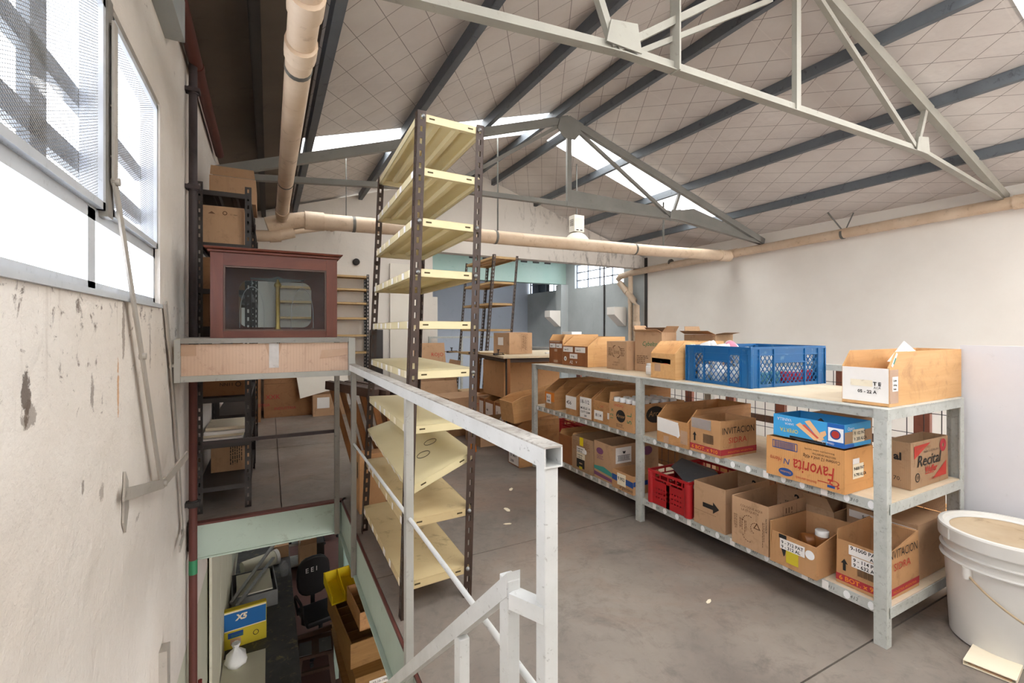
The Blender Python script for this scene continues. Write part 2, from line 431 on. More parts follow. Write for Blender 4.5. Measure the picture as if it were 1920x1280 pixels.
b = MB()   # mezzanine slab: the tiles stop 6 mm apart at the cast joints
def tiles(x0, x1, y0, y1, xs, ys):
    g = .003
    xx = [x0] + xs + [x1]; yy = [y0] + ys + [y1]
    for i in range(len(xx) - 1):
        for j in range(len(yy) - 1):
            b.box((xx[i] + (g if i else 0), yy[j] + (g if j else 0), -.02),
                  (xx[i + 1] - (g if i < len(xx) - 2 else 0), yy[j + 1] - (g if j < len(yy) - 2 else 0), 0), 'concrete')
tiles(.43, 3.6, -1.6, 3.25, [], [.865, 2.12])
tiles(XL, 3.6, 3.25, 7.28, [.07, 2.0], [4.9])
b.box((.43, -1.6, -.17), (3.6, 7.28, -.021), 'concrete'); b.box((XL, 3.25, -.17), (.43, 7.28, -.021), 'concrete')
struct(b, 'floor')
b = MB(); b.box((XL - .3, -3, ZL - .1), (XW + .3, YF + .2, ZL), 'floor_low'); struct(b, 'floor_lower')

WY0, WY1, WZ0, WZ1 = -1.3, 2.49, 1.225, 2.10
b = MB()
x0, x1 = XL - .07, XL
b.box((x0, -2.4, -.7), (x1, YF, WZ0), 'wall_left'); b.box((x0, -2.4, WZ0), (x1, WY0, 2.9), 'wall_left')
b.box((x0, WY0, WZ1), (x1, WY1, 2.9), 'wall_left'); b.box((x0, WY1, WZ0), (x1, YF, 2.9), 'wall_left')
b.box((x0, -2.4, ZL), (x1, YF, -.7), 'wall_low')
struct(b, 'wall_left')
b = MB()
b.box((XW, -2.4, ZL), (XW + .2, 7.27, 2.9), 'wall_right')
struct(b, 'wall_right')
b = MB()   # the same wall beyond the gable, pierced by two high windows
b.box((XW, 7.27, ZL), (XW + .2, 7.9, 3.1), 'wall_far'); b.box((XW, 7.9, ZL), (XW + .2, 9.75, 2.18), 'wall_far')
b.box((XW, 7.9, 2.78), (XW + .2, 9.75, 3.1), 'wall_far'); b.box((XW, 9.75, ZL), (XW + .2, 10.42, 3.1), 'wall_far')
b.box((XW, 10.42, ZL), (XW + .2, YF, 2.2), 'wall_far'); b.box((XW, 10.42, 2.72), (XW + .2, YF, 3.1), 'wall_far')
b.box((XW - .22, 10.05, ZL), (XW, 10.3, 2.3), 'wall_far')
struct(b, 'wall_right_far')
b = MB(); b.box((XL - .16, YF, ZL), (XW + .2, YF + .2, 3.1), 'wall_blue'); struct(b, 'wall_far')
b = MB(); b.box((XL, 10.15, 2.32), (XW, 10.4, 2.95), 'teal')
for i in range(7): b.box((4.2 + .35 * i, 10.135, 2.82), (4.38 + .35 * i, 10.15, 2.86), 'purlin_dark')
struct(b, 'trim_1')
b = MB()   # gable wall: a pier at the far end of the racks and a deep lintel over the opening
g = .2
b.box((XL, YG, -.17), (2.36, YG + g, 2.40), 'wall_gable')
b.slab([(XL, YG, 2.40), (XW, YG, 2.40), (XW, YG, rz(XW) - .03), (RX, YG, RZ - .03), (XL, YG, rz(XL) - .03)], (0, g, 0), 'wall_gable')
b.box((2.36, YG + .05, -.17), (2.46, YG + g, 1.66), 'wall_gable')
struct(b, 'wall_back')
b = MB(); b.box((XL, YG + g, 3.02), (XW, 8.7, 3.1), 'wall_far'); b.box((XL, 9.25, 3.02), (XW, YF, 3.1), 'wall_far')  # gap between the two slabs is added to let sky light in
struct(b, 'ceiling_far')

b = MB()   # wall behind the camera; high opening and lower gap added to let light in
yb_ = -2.4
b.box((XL - .16, yb_ - .2, ZL), (1.5, yb_, 3.1), 'wall_right'); b.box((1.5, yb_ - .2, -.7), (6.6, yb_, 1.5), 'wall_right'); b.box((1.5, yb_ - .2, 1.5), (3.4, yb_, 2.6), 'wall_right')
b.slab([(1.5, yb_ - .2, 2.6), (6.6, yb_ - .2, 2.6), (6.6, yb_ - .2, rz(6.6)), (RX, yb_ - .2, RZ), (1.5, yb_ - .2, rz(1.5))], (0, .2, 0), 'wall_right'); b.box((6.6, yb_ - .2, ZL), (XW + .2, yb_, rz(6.6)), 'wall_right')
struct(b, 'wall_front')

# roof: foil-lined sheets with two runs of translucent skylight sheet
SKY = [(-1.9, -.6), (.45, 1.2), (4.72, 5.42)]  # first run is extra: unseen, added behind the camera for light
b = MB(); t = .03
def sheet(xa, xb, ya, yb, m):
    b.hexa([(xa, ya, rz(xa)), (xb, ya, rz(xb)), (xb, yb, rz(xb)), (xa, yb, rz(xa))],
           [(xa, ya, rz(xa) + t), (xb, ya, rz(xb) + t), (xb, yb, rz(xb) + t), (xa, yb, rz(xa) + t)], m)
ys = [-2.6] + [q for p_ in SKY for q in p_] + [YG + g]
for i in range(7):
    for xa, xb, m in ((XL - .2, .28, 'fibre'), (.28, RX - .1, 'foil'), (RX - .1, RX, 'foil'), (RX, RX + .2, 'foil'), (RX + .2, 6.2, 'foil'), (6.2, XW + .2, 'foil')):
        if i in (1, 3, 5) and ((.28 <= xa and xb <= RX - .1) or (RX + .2 <= xa and xb <= 6.2)): continue
        sheet(xa, xb, ys[i], ys[i + 1], m)
struct(b, 'ceiling')
n = 1
for ya, yb in SKY:
    for xa, xb in ((.28, RX - .1), (RX + .2, 6.2)):
        b = MB(); t = .006; sheet(xa, xb, ya - .02, yb + .02, 'skylight'); n += 1
        o = struct(b, 'window_%d' % (10 + n))

# purlins: channels running the length of the roof
GP = 'dark steel purlins under the roof sheets'
def purlin(x, label, m='purlin', dep=.10, y0=-2.1, y1=YG):
    b = MB(); z = rz(x) - .004; s = 1 if x > RX else -1
    b.bar((x, y0, z - dep / 2), (x, y1, z - dep / 2), .006, dep, m)
    b.bar((x + .025, y0, z - .009), (x + .025, y1, z - .009), .05, .006, m)
    b.bar((x + .025, y0, z - dep + .003), (x + .025, y1, z - dep + .003), .05, .006, m)
    b.bar((x + .05, y0, z - dep + .012), (x + .05, y1, z - dep + .012), .005, .02, m)
    return tag(b.build('roof_purlin'), label, 'purlin', GP)
purlin(6.17, 'dark steel purlin just above the top edge of the right-hand wall')
purlin(5.21, 'dark steel purlin next above the one at the top of the right-hand wall')
purlin(4.27, 'dark steel purlin halfway up the roof slope over the boxes')
purlin(3.42, 'dark ridge purlin on the side towards the boxes')
purlin(3.0, 'dark ridge purlin on the side towards the windows')
purlin(2.12, 'dark steel purlin over the tall leaning rack, next below the ridge')
purlin(1.2, 'dark steel purlin meeting the top of the tall leaning rack')
purlin(.30, 'dark steel purlin running close beside the thick white roof pipe', dep=.14)
purlin(-.09, 'dark steel purlin in the brown unlined strip above the window wall', 'purlin_dark', .12)

# ------------------------------------------------------------------ roof trusses
def truss(y, label, m, web):
    r = thing('roof_truss', label, 'roof truss', (0, y, 0), 0, 'steel roof trusses')
    L, K1, K2, E = V((XL, 0, 2.40)), V((1.65, 0, 2.58)), V((5.05, 0, 2.655)), V((XW - .01, 0, 2.47))
    A = V((RX, 0, 3.66))
    def ang(mb, p, q, w=.05):
        # back-to-back angles: a flat leg and a standing leg
        mb.bar(p, q, w, .006, m); mb.bar(p + V((0, 0, w / 2)), q + V((0, 0, w / 2)), .012, w, m)
    b = MB()
    for p, q in ((L, K1), (K1, K2), (K2, E)): ang(b, p, q, .055)
    b.build('bottom_chord', r)
    for e, nm in ((V((XL, 0, 2.45)), 'a'), (V((XW - .02, 0, 2.52)), 'b')):
        b = MB(); b.bar(e, A, .055, .09, m); b.build('top_chord', r)
    b = MB(); b.bar((RX, 0, 2.62), (RX, 0, 3.62), .035, .035, m); b.bar((RX + .03, 0, 2.62), (RX + .03, 0, 3.62), .008, .05, m); b.build('king_post', r)
    for p, q in (((RX + .1, 0, 3.58), (4.93, 0, 2.68)), ((RX - .1, 0, 3.58), (1.62, 0, 2.60)),
                 ((4.93, 0, 2.66), (5.12, 0, 3.10)), ((1.60, 0, 2.60), (1.40, 0, 3.05))):
        b = MB(); b.bar(p, q, .035, .04, m); b.build('diagonal', r)
    b = MB(); b.slab([(RX - .17, -.04, 3.52), (RX - .08, -.04, 3.42), (RX + .08, -.04, 3.42), (RX + .17, -.04, 3.52), (RX + .14, -.04, 3.63), (RX, -.04, 3.69), (RX - .14, -.04, 3.63)], (0, .012, 0), m)
    b.build('gusset_plate', r)
    for cx, cz in ((1.65, 2.66), (5.0, 2.71)):
        b = MB(); b.slab([(cx - .12, -.03, cz - .06), (cx + .12, -.03, cz - .06), (cx + .09, -.03, cz + .09), (cx - .09, -.03, cz + .06)], (0, .008, 0), m); b.build('gusset_plate', r)
    if web:
        b = MB()
        b.slab([(RX + .02, .02, 2.63), (5.05, .02, 2.64), (XW - .03, .02, 2.48), (XW - .03, .02, 2.56), (5.4, .02, 2.86), (4.95, .02, 2.77), (4.6, .02, 2.80), (RX + .02, .02, 2.83)], (0, .012, 0), m)
        b.build('web_plate', r)
    else:
        b = MB(); b.bar((1.76, .02, 2.62), (2.95, .02, 3.31), .03, .03, m); b.build('diagonal', r)
        b = MB(); b.bar((2.04, -.01, 2.58), (2.04, -.01, 3.42), .07, .012, m); b.build('post_plate', r)
    return r
truss(1.89, 'pale steel roof truss crossing overhead in front of the tall rack', 'truss', False)
truss(4.62, 'grey green steel roof truss with plated lower chord under the skylight', 'truss_far', True)

# ------------------------------------------------------------------ pipes
def pipe(label, pts, r, joints=(), m='pipe', group='pale drain pipes', bands=(), name='drain_pipe'):
    o = thing(name, label, 'pipe', (0, 0, 0), 0, group)
    b = MB(); b.tube(pts, r, m, 18); b.build('pipe_run', o)
    for p, q in joints:
        b = MB(); p, q = V(p), V(q); b.tube([p, q], r * 1.13, m, 18); b.build('collar', o)
    for p, q in bands:
        b = MB(); b.tube([p, q], r * 1.04, 'pipe_band', 18); b.build('clamp_band', o)
    return o
zA = 2.24
j = []
for y in (1.72, 2.02): j.append(((.112, y - .05, zA), (.112, y + .05, zA)))
j.append(((.112, 4.82, zA - .0), (.112, 4.95, zA - .01)))
pipe('thick pale roof pipe running away overhead above the balance cabinet', [(.112, -1.5, zA + .03), (.112, 2.0, zA + .01), (.112, 4.9, zA), (.112, 5.02, zA - .03)], .054, j,
     bands=[((.112, 2.17, zA + .01), (.112, 2.20, zA + .01)), ((.112, 3.9, zA), (.112, 3.91, zA))])
# the cross pipe dips from wall to wall in front of the gable
cross = [(-.02, 5.12, 2.14), (.1, 5.12, 2.18), (.3, 5.12, 2.23), (1.2, 5.12, 2.25), (3.0, 5.12, 2.265), (5.0, 5.12, 2.30), (6.5, 5.12, 2.345), (6.78, 5.12, 2.35)]
def cz(x):
    for p, q in zip(cross, cross[1:]):
        if p[0] <= x <= q[0]: return p[2] + (q[2] - p[2]) * (x - p[0]) / (q[0] - p[0])
o = pipe('thick pale pipe spanning the room below the far truss', cross, .082,
     [((.32, 5.12, cz(.32)), (.5, 5.12, cz(.5))), ((6.55, 5.12, cz(6.55)), (6.79, 5.12, 2.35))],
     bands=[((x, 5.12, cz(x)), (x + .03, 5.12, cz(x + .03))) for x in (.78, 1.72, 2.45, 4.7)])
for x in (.72, 2.5, 5.3):
    b = MB(); b.bar((x, 5.12, cz(x) + .07), (x, 5.12, rz(x) - .1), .03, .006, 'pipe_band'); b.build('hanger_strap', o)
pipe('short pale branch pipe stub beneath the end of the cross pipe', [(-.3, 5.12, 2.02), (.05, 5.12, 2.045), (.22, 5.12, 2.10)], .055, [((.0, 5.12, 2.04), (.1, 5.12, 2.055))])
pipe('short pale pipe beside the gable behind the overhead pipe', [(.25, 6.3, 2.35), (.75, 6.5, 2.5), (.80, 6.6, 2.6), (.82, 7.248, 2.62)], .055, [((.66, 6.47, 2.475), (.76, 6.5, 2.5))])
wz = 2.39
wp = 6.84
o = pipe('long pale pipe running along the right-hand wall', [(wp, -1.2, wz + .06), (wp, 2.0, wz + .05), (wp, 5.0, wz), (wp, 7.5, wz - .06), (wp, 7.86, wz - .1), (wp, 7.93, wz - .16), (wp, 7.88, wz - .24), (wp, 7.42, wz - .66), (wp, 7.36, wz - .76), (wp, 7.35, ZL + .02)], .066,
     [((wp, 1.55, wz + .05), (wp, 1.8, wz + .05)), ((wp, 5.0, wz), (wp, 5.2, wz)), ((wp, 7.70, wz - .40), (wp, 7.62, wz - .47)), ((wp, 7.35, wz - 1.1), (wp, 7.35, wz - 1.2))],
     bands=[((wp, y, wz + .02), (wp, y + .03, wz + .02)) for y in (.9, 3.4, 6.4)])
b = MB(); b.bar((wp, 3.38, wz + .07), (wp + .05, 3.3, 2.7), .015, .015, 'pipe_band'); b.bar((wp, 3.42, wz + .07), (wp - .1, 3.55, 2.72), .015, .015, 'pipe_band'); b.build('hanger_strap', o)
pipe('sloping branch pipe rising from the wall pipe near the roof truss', [(wp - .02, 1.62, wz + .06), (wp, 1.35, wz + .22), (wp, .7, wz + .26)], .055, [((wp, 1.36, wz + .21), (wp, 1.28, wz + .23))])
pipe('thin pale downpipe beside the far corner of the wall', [(wp + .02, 7.56, rz(wp) - .35), (wp + .02, 7.56, ZL + .02)], .05, [((wp + .02, 7.56, 1.7), (wp + .02, 7.56, 1.82))])
# left wall: standing iron pipe, rusty eaves pipe
o = thing('stand_pipe', 'upright iron pipe by the window wall, dark above and red below', 'pipe', (-.383, 3.17, 0))
b = MB(); b.tube([(0, 0, .95), (0, 0, 2.66)], .021, 'dark_pipe', 14); b.build('upper_length', o)
b = MB(); b.tube([(0, 0, ZL), (0, 0, .95)], .0205, 'rust_pipe', 14); b.build('lower_length', o)
for z, mm in ((1.93, 'dark_pipe'), (.13, 'purlin_dark'), (-.95, 'dark_pipe'), (2.48, 'dark_pipe')):
    b = MB(); b.bar((-.036, 0, z), (.034, 0, z), .055, .022, mm); b.tube([(0, 0, z - .02), (0, 0, z + .02)], .026, mm, 14); b.build('pipe_clamp', o)
b = MB(); b.tube([(0, 0, -.27), (0, 0, -.19)], .0215, 'green_tape', 14); b.build('green_tape', o)
pipe('rusty red pipe along the top of the window wall', [(-.37, 1.6, 2.70), (-.37, 4.6, 2.60)], .032, [((-.37, 2.55, 2.665), (-.37, 2.61, 2.665)), ((-.37, 3.2, 2.645), (-.37, 3.26, 2.645))], 'rust_pipe', None)
pipe('grey waste pipe slanting down the window wall below the floor', [(-.36, 3.19, -.98), (-.36, 3.05, -1.3), (-.36, 2.6, -1.75), (-.36, 2.4, -2.2)], .03, [((-.36, 3.0, -1.33), (-.36, 2.95, -1.4))], 'pipe_band', None)
for i in range(2):
    pipe('thin red conduit dropping beside the grey waste pipe, %s the wall' % ('close to' if i else 'standing off'), [(-.33 - .04 * i, 3.28 + .07 * i, -1.0), (-.33 - .04 * i, 3.28 + .07 * i, ZL)], .011, (), 'red_dark', 'thin red conduits')

# ------------------------------------------------------------------ window in the left wall
def frame_bars(b, bars, x0, x1, m):
    for ya, yb, za, zb in bars: b.box((x0, ya, za), (x1, yb, zb), m)
b = MB(); fx = (XL - .06, XL - .018)
frame_bars(b, [(WY0, WY1, WZ0, WZ0 + .03), (WY0, WY1, WZ1 - .03, WZ1), (WY0, WY0 + .03, WZ0, WZ1), (WY1 - .03, WY1, WZ0, WZ1),
               (WY0, WY1, 1.43, 1.475), (1.655, 1.715, WZ0, 1.46), (.15, .2, WZ0, 1.46), (1.74, 1.80, 1.46, WZ1), (.15, .2, 1.46, WZ1)], *fx, 'frame_white')
frame_bars(b, [(WY0, WY1, 1.57, 1.63), (WY0, WY1, 1.755, 1.81), (1.44, 1.53, 1.475, WZ1)], XL - .085, XL - .062, 'purlin')
b.box((XL - .09, WY0, WZ0 - .012), (XL + .012, WY1, WZ0 + .004), 'frame_white')
o = struct(b, 'window_1')
b = MB(); b.box((XL - .042, WY0, WZ0), (XL - .039, WY1, WZ1), 'window_glass'); b.build('window_pane', o)
GM = 'expanded metal window guards'
for ya, yb, lab in ((WY0 + .05, 1.735, 'large expanded metal guard over the window, nearer the camera'), (1.80, 2.45, 'small expanded metal guard over the window, beside the wall corner')):
    r = thing('window_guard', lab, 'window guard', (XL - .012, ya, 1.465), 0, GM)
    W, H = yb - ya, 2.075 - 1.465
    b = MB(); b.lattice((0, 0, 0), (0, 1, 0), (0, 0, 1), W, H, .019, .008, .00125, .0006, 'post_grey'); b.build('expanded_mesh', r)
    b = MB(); frame_bars(b, [(0, W, 0, .022), (0, W, H - .022, H), (0, .022, 0, H), (W - .022, W, 0, H)], -.006, .012, 'frame_white'); b.build('guard_frame', r)
b = MB(); b.box((XL - .03, 1.742, 1.45), (XL + .004, 1.79, WZ1), 'post_grey')
for z in (1.56, 1.63, 1.78, 2.02): b.lathe([(.012, 0), (.012, .006), (0, .009)], 'strap', (XL + .004, 1.77, z), 8)
tag(b.build('trim_2'), kind='structure')
# window openers: flat steel straps that hang down the wall
def straps(name, label, runs, extra=None):
    r = thing(name, label, 'window opener', (0, 0, 0), 0, 'flat steel window openers')
    for nm, pts in runs:
        b = MB()
        for p, q in zip(pts, pts[1:]): b.bar(p, q, .038, .006, 'strap', (1, 0, 0))
        for p in pts[1:-1]: b.tube([V(p) - V((.008, 0, 0)), V(p) + V((.012, 0, 0))], .012, 'strap', 8)
        b.build(nm, r)
    if extra:
        b = MB(); extra(b); b.build('wall_plate', r)
xs_ = XL + .014
straps('window_opener', 'long flat steel opener rod hanging from the window mullion to a lever',
       [('opener_rod', [(xs_, 1.765, 2.03), (xs_, 1.765, 1.56), (xs_ + .012, 2.035, 1.027), (xs_ + .02, 2.31, .494)]),
        ('opener_lever', [(xs_ + .006, 1.83, .607), (xs_ + .026, 2.32, .494), (xs_ + .076, 2.55, .55)])],
       lambda b: b.slab([(XL + .002, 1.91, .66), (XL + .002, 1.945, .62), (XL + .002, 1.95, .53), (XL + .002, 1.915, .46), (XL + .002, 1.89, .50)], (.006, 0, 0), 'strap'))
straps('window_opener', 'flat steel opener rod by the wall corner with a hooked foot',
       [('opener_rod', [(xs_, 2.53, 1.24), (xs_, 2.66, .95), (xs_, 2.86, .45), (xs_, 2.98, .04)]), ('opener_lever', [(xs_ + .008, 2.96, .05), (xs_ + .012, 2.80, .03)])])
b = MB(); b.box((XL - .02, 2.15, 2.45), (-.345, 2.60, 2.70), 'wall_far'); tag(b.build('trim_3'), kind='structure')
b = MB(); b.box((XL, 2.46, -1.4), (XL + .03, 2.53, -.27), 'strap'); tag(b.build('trim_4'), kind='structure')

b = MB(); b.box((XW - .012, 7.17, -.1), (XW, 7.249, 2.62), 'post_black'); tag(b.build('corner_gap_shade'), kind='structure')  # black strip painted in for the dark gap at the wall corner
# far windows in the right-hand wall
for nm, ya, yb, za, zb, ny, nz in (('window_2', 7.9, 9.75, 2.18, 2.78, 4, 3), ('window_3', 10.42, YF - .06, 2.2, 2.72, 4, 2)):
    b = MB()
    for i in range(ny + 1): y = ya + (yb - ya) * i / ny; b.box((XW + .06, y - .012, za), (XW + .09, y + .012, zb), 'purlin')
    for i in range(nz + 1): z = za + (zb - za) * i / nz; b.box((XW + .06, ya, z - .012), (XW + .09, yb, z + .012), 'purlin')
    o = struct(b, nm); b = MB(); b.box((XW + .1, ya, za), (XW + .104, yb, zb), 'window_glass'); b.build('window_pane', o)
b = MB(); b.box((XW + .11, 11.15, 2.21), (XW + .13, YF - .1, 2.71), 'post_black'); tag(b.build('window_board'), 'black board closing the far half of the far small window', 'board')
# corbels on the far wall
for y, lab in ((7.95, 'small concrete corbel on the grey wall beside the downpipes'), (10.2, 'small concrete corbel on the grey wall below the far window')):
    b = MB(); b.slab([(XW - .001, y - .13, 1.62), (XW - .33, y - .13, 1.62), (XW - .33, y - .13, 1.45), (XW - .02, y - .13, 1.2), (XW - .001, y - .13, 1.2)], (0, .26, 0), 'wall_right')
    o = tag(b.build('corbel', bevel=.006), lab, 'corbel', 'concrete corbels on the far wall')
    if y > 9: o.location.x = -.222
b = MB(); b.tube([(XW - .02, 8.55, 2.9), (XW - .02, 8.55, ZL)], .018, 'purlin_dark', 8); tag(b.build('conduit'), 'thin dark conduit down the grey wall under the window', 'conduit')

# ------------------------------------------------------------------ lamp
o = thing('pendant_lamp', 'white factory pendant lamp hanging behind the long cross pipe', 'lamp', (4.0, 5.55, 2.36))
o.scale = (1.15, 1.15, 1.)
b = MB(); b.lathe([(.175, 0), (.172, .03), (.15, .09), (.11, .145), (.07, .175), (.05, .18)], 'lamp_white', n=32, caps=False); b.lathe([(.168, .002), (.145, .085), (.1, .14), (.05, .17)], 'lamp_white', n=32, caps=False); b.build('lamp_shade', o)
b = MB(); b.box((-.075, -.06, .19), (.075, .06, .43), 'lamp_white')
for i in range(5): b.box((-.0765, -.04 , .28 + .02 * i), (-.0745, .04, .288 + .02 * i), 'ink')
for i in (-1, 1): b.box((i * .03 - .018, -.0615, .205), (i * .03 + .018, -.0595, .22), 'ink')
for i in range(8): b.box((-.05, -.0612, .25 + .018 * i), (.05, -.0598, .254 + .018 * i), 'paper_cream')
b.build('ballast_box', o, bevel=.004)
b = MB(); b.tube([(0, 0, .42), (0, 0, rz(4.0) - 2.36 - .002)], .008, 'pipe_band', 8); b.build('hanging_rod', o)
b = MB(); b.lathe([(.012, .17), (.04, .14), (.05, .1), (.03, .05), (0, .04)], 'white_plastic', n=16); b.build('bulb', o)
# ------------------------------------------------------------------ opening edge: beams
def thing_mesh(b, name, label, cat, group=None, bevel=0.): return tag(b.build(name, bevel=bevel), label, cat, group)
b = MB()
b.box((-.40, 3.20, -.012), (.455, 3.245, .0), 'rust_pipe'); b.box((-.40, 3.205, -.20), (.455, 3.213, -.012), 'beam_mint'); b.box((-.40, 3.20, -.21), (.455, 3.245, -.2), 'beam_mint')
thing_mesh(b, 'floor_beam', 'mint painted steel beam across the far edge of the stair opening', 'beam')
b = MB()
b.box((.418, -1.6, -.012), (.428, 3.195, .0), 'rust_pipe'); b.box((.418, -1.6, -.20), (.425, 3.195, -.012), 'beam_mint'); b.box((.40, -1.6, -.21), (.428, 3.195, -.2), 'beam_mint')
thing_mesh(b, 'floor_beam', 'mint painted steel beam along the floor edge under the handrail', 'beam')

# ------------------------------------------------------------------ handrail
o = thing('handrail', 'worn white square tube handrail along the edge of the stair opening', 'handrail', (.405, 0, 0))
b = MB()
y0, y1, z, w = .625, 2.66, .915, .035
b.box((-w / 2, y0, z - w / 2), (w / 2, y1, z - w / 2 + .003), 'rail'); b.box((-w / 2, y0, z + w / 2 - .003), (w / 2, y1, z + w / 2), 'rail_worn')
b.box((-w / 2, y0, z - w / 2 + .003), (-w / 2 + .003, y1, z + w / 2 - .003), 'rail'); b.box((w / 2 - .003, y0, z - w / 2 + .003), (w / 2, y1, z + w / 2 - .003), 'rail')
b.box((-w / 2 + .003, y0 + .2, z - w / 2 + .003), (w / 2 - .003, y0 + .203, z + w / 2 - .003), 'matt_black')  # black plate inside the tube, shade for its open end
b.build('top_rail', o)
for y, zb, mm in ((.643, -.21, 'rail'), (1.49, -.19, 'rail_grey'), (2.60, -.21, 'post_grey')):
    b = MB(); b.box((-.014, y - .014, zb), (.012, y + .014, z - w / 2), mm); b.build('post', o, bevel=.002)
b = MB(); b.tube([(.0, .6, .505), (.0, 2.62, .505)], .0065, 'rail', 10); b.build('mid_rail', o)
o = thing('stair_handrail', 'sloping white handrail descending with the stairs beside the corner post', 'handrail', (.372, 0, 0))
b = MB()
b.hexa([(-.013, .70, .665), (.013, .70, .665), (.013, 1.66, -.18), (-.013, 1.66, -.18)], [(-.013, .70, .705), (.013, .70, .705), (.013, 1.66, -.14), (-.013, 1.66, -.14)], 'rail')
b.hexa([(.018, .632, .645), (.046, .632, .645), (.013, .705, .645), (-.012, .695, .645)], [(.018, .632, .672), (.046, .632, .672), (.013, .705, .672), (-.012, .695, .672)], 'rail')
b.build('top_rail', o)
for y, zt in ((.715, .69), (.94, .455)):
    b = MB(); b.box((-.012, y - .016, -.75), (.012, y + .016, zt), 'rail'); b.build('post', o, bevel=.002)

# ------------------------------------------------------------------ platform with the balance cabinet
o = thing('platform', 'angle iron platform with a cardboard apron bridging the stair opening', 'platform', (0, 0, 0))
b = MB(); b.box((XL + .03, 2.675, 1.055), (.40, 3.2, 1.078), 'strap'); b.build('top_board', o)
b = MB()
b.bar((XL + .051, 2.655, 1.066), (.384, 2.655, 1.066), .016, .024, 'post_grey'); b.bar((XL + .051, 2.655, .885), (.384, 2.655, .885), .02, .028, 'rail_grey')
b.box((.385, 2.645, .87), (.42, 2.67, 1.075), 'rail_grey'); b.box((XL + .026, 2.645, .87), (XL + .05, 2.67, 1.075), 'rail_grey')
b.build('frame', o)
b = MB(); b.box((.375, 3.165, -.2), (.405, 3.195, 1.054), 'post_grey'); b.build('post', o)
b = MB(); b.box((-.345, 3.215, .445), (.38, 3.235, .465), 'dark_pipe'); b.build('mid_rail', o)
ap = MB(); ap.box((XL + .051, 2.664, .897), (.384, 2.671, 1.05), 'card_pink'); ap = ap.build('cardboard_apron', o)
b = MB(); b.box((.0, 2.661, .925), (.045, 2.6635, 1.05), 'tape_silver'); b.slab([(-.02, 2.6625, 1.05), (.0, 2.6625, .98), (.045, 2.6625, .985), (.06, 2.6625, 1.05)], (0, .001, 0), 'tape'); b.build('tape', ap)
b = MB(); b.slab([(.24, 2.661, .965), (.383, 2.661, .985), (.383, 2.661, 1.02), (.25, 2.661, 1.01)], (0, .002, 0), 'tape'); b.build('tape', ap)
b = MB(); b.box((XL + .05, 2.661, .995), (XL + .11, 2.6635, 1.048), 'tape'); b.build('tape', ap)

o = thing('balance_cabinet', 'glazed mahogany case holding an old balance, on the platform', 'cabinet', (-.258, 2.715, 1.079))
W, D, H = .592, .36, .455
b = MB()
b.hexa([(-.022, -.022, H - .012), (W + .022, -.022, H - .012), (W + .022, D + .01, H - .012), (-.022, D + .01, H - .012)],
       [(-.03, -.03, H), (W + .03, -.03, H), (W + .03, D + .015, H), (-.03, D + .015, H)], 'mahogany')
b.box((-.012, -.012, H - .026), (W + .012, D, H - .0125), 'mahogany'); b.build('cornice_top', o, bevel=.004)
b = MB()
b.box((0, 0, 0), (.055, .022, H - .027), 'mahogany_v'); b.box((W - .055, 0, 0), (W, .022, H - .027), 'mahogany_v')
b.box((.0555, 0, H - .09), (W - .0555, .022, H - .027), 'mahogany'); b.box((.0555, 0, 0), (W - .0555, .022, .035), 'mahogany')
for a, c in (((.0555, .004, .0355), (.063, .018, H - .0905)), ((W - .063, .004, .0355), (W - .0555, .018, H - .0905)), ((.0635, .004, H - .0985), (W - .0635, .018, H - .0905)), ((.0635, .004, .0355), (W - .0635, .018, .0435))): b.box(a, c, 'dark_wood')
b.build('front_sash', o)
b = MB(); b.box((.06, .012, .04), (W - .06, .014, H - .095), 'cabinet_glass'); b.build('front_glass', o)
for x in (0, W - .02):
    b = MB(); b.box((x, .0225, 0), (x + .02, .06, H - .027), 'mahogany_v'); b.box((x, D - .06, 0), (x + .02, D, H - .027), 'mahogany_v')
    b.box((x, .0605, 0), (x + .02, D - .0605, .05), 'mahogany'); b.box((x, .0605, H - .08), (x + .02, D - .0605, H - .027), 'mahogany')
    f = b.build('side_frame', o)
    b = MB(); b.box((x + .008, .06, .05), (x + .011, D - .06, H - .08), 'cabinet_glass'); b.build('side_glass', f)
b = MB()   # back panel with a round-cornered window in it
a0, a1, c0, c1, rr = .105, W - .105, .055, H - .13, .05
outer = [(.021, .0), (W - .021, .0), (W - .021, H - .027), (.021, H - .027)]
inner = []
for cx, cz_, st in ((a0 + rr, c0 + rr, 180), (a1 - rr, c0 + rr, 270), (a1 - rr, c1 - rr, 0), (a0 + rr, c1 - rr, 90)):
    for k in range(7): t_ = R(st + 15 * k); inner.append((cx + rr * math.cos(t_), cz_ + rr * math.sin(t_)))
nI = len(inner)
for yy, rev in ((D - .018, False), (D - .001, True)):
    vs = [(x, yy, z) for x, z in outer] + [(x, yy, z) for x, z in inner]
    fs = []
    for q in range(4):
        for k in range(6): fs.append((q, 4 + q * 7 + k, 4 + q * 7 + k + 1))
        fs.append((q, 4 + q * 7 + 6, 4 + (q * 7 + 7) % nI, (q + 1) % 4))
    b.add(vs, fs, 'mahogany')
vs = [(x, D - .018, z) for x, z in inner] + [(x, D - .001, z) for x, z in inner]
b.add(vs, [(i, (i + 1) % nI, nI + (i + 1) % nI, nI + i) for i in range(nI)], 'dark_wood')
b.build('back_panel', o)
b = MB(); b.box((a0 - .005, D - .010, c0 - .005), (a1 + .005, D - .008, c1 + .005), 'cabinet_glass'); b.build('back_glass', o)
b = MB(); b.box((.021, .023, .002), (W - .021, D - .019, .02), 'mahogany'); b.build('base_board', o)
o = thing('balance', 'brass two pan balance inside the mahogany case', 'balance', (-.258 + W / 2 + .005, 2.715 + .17, 1.1))
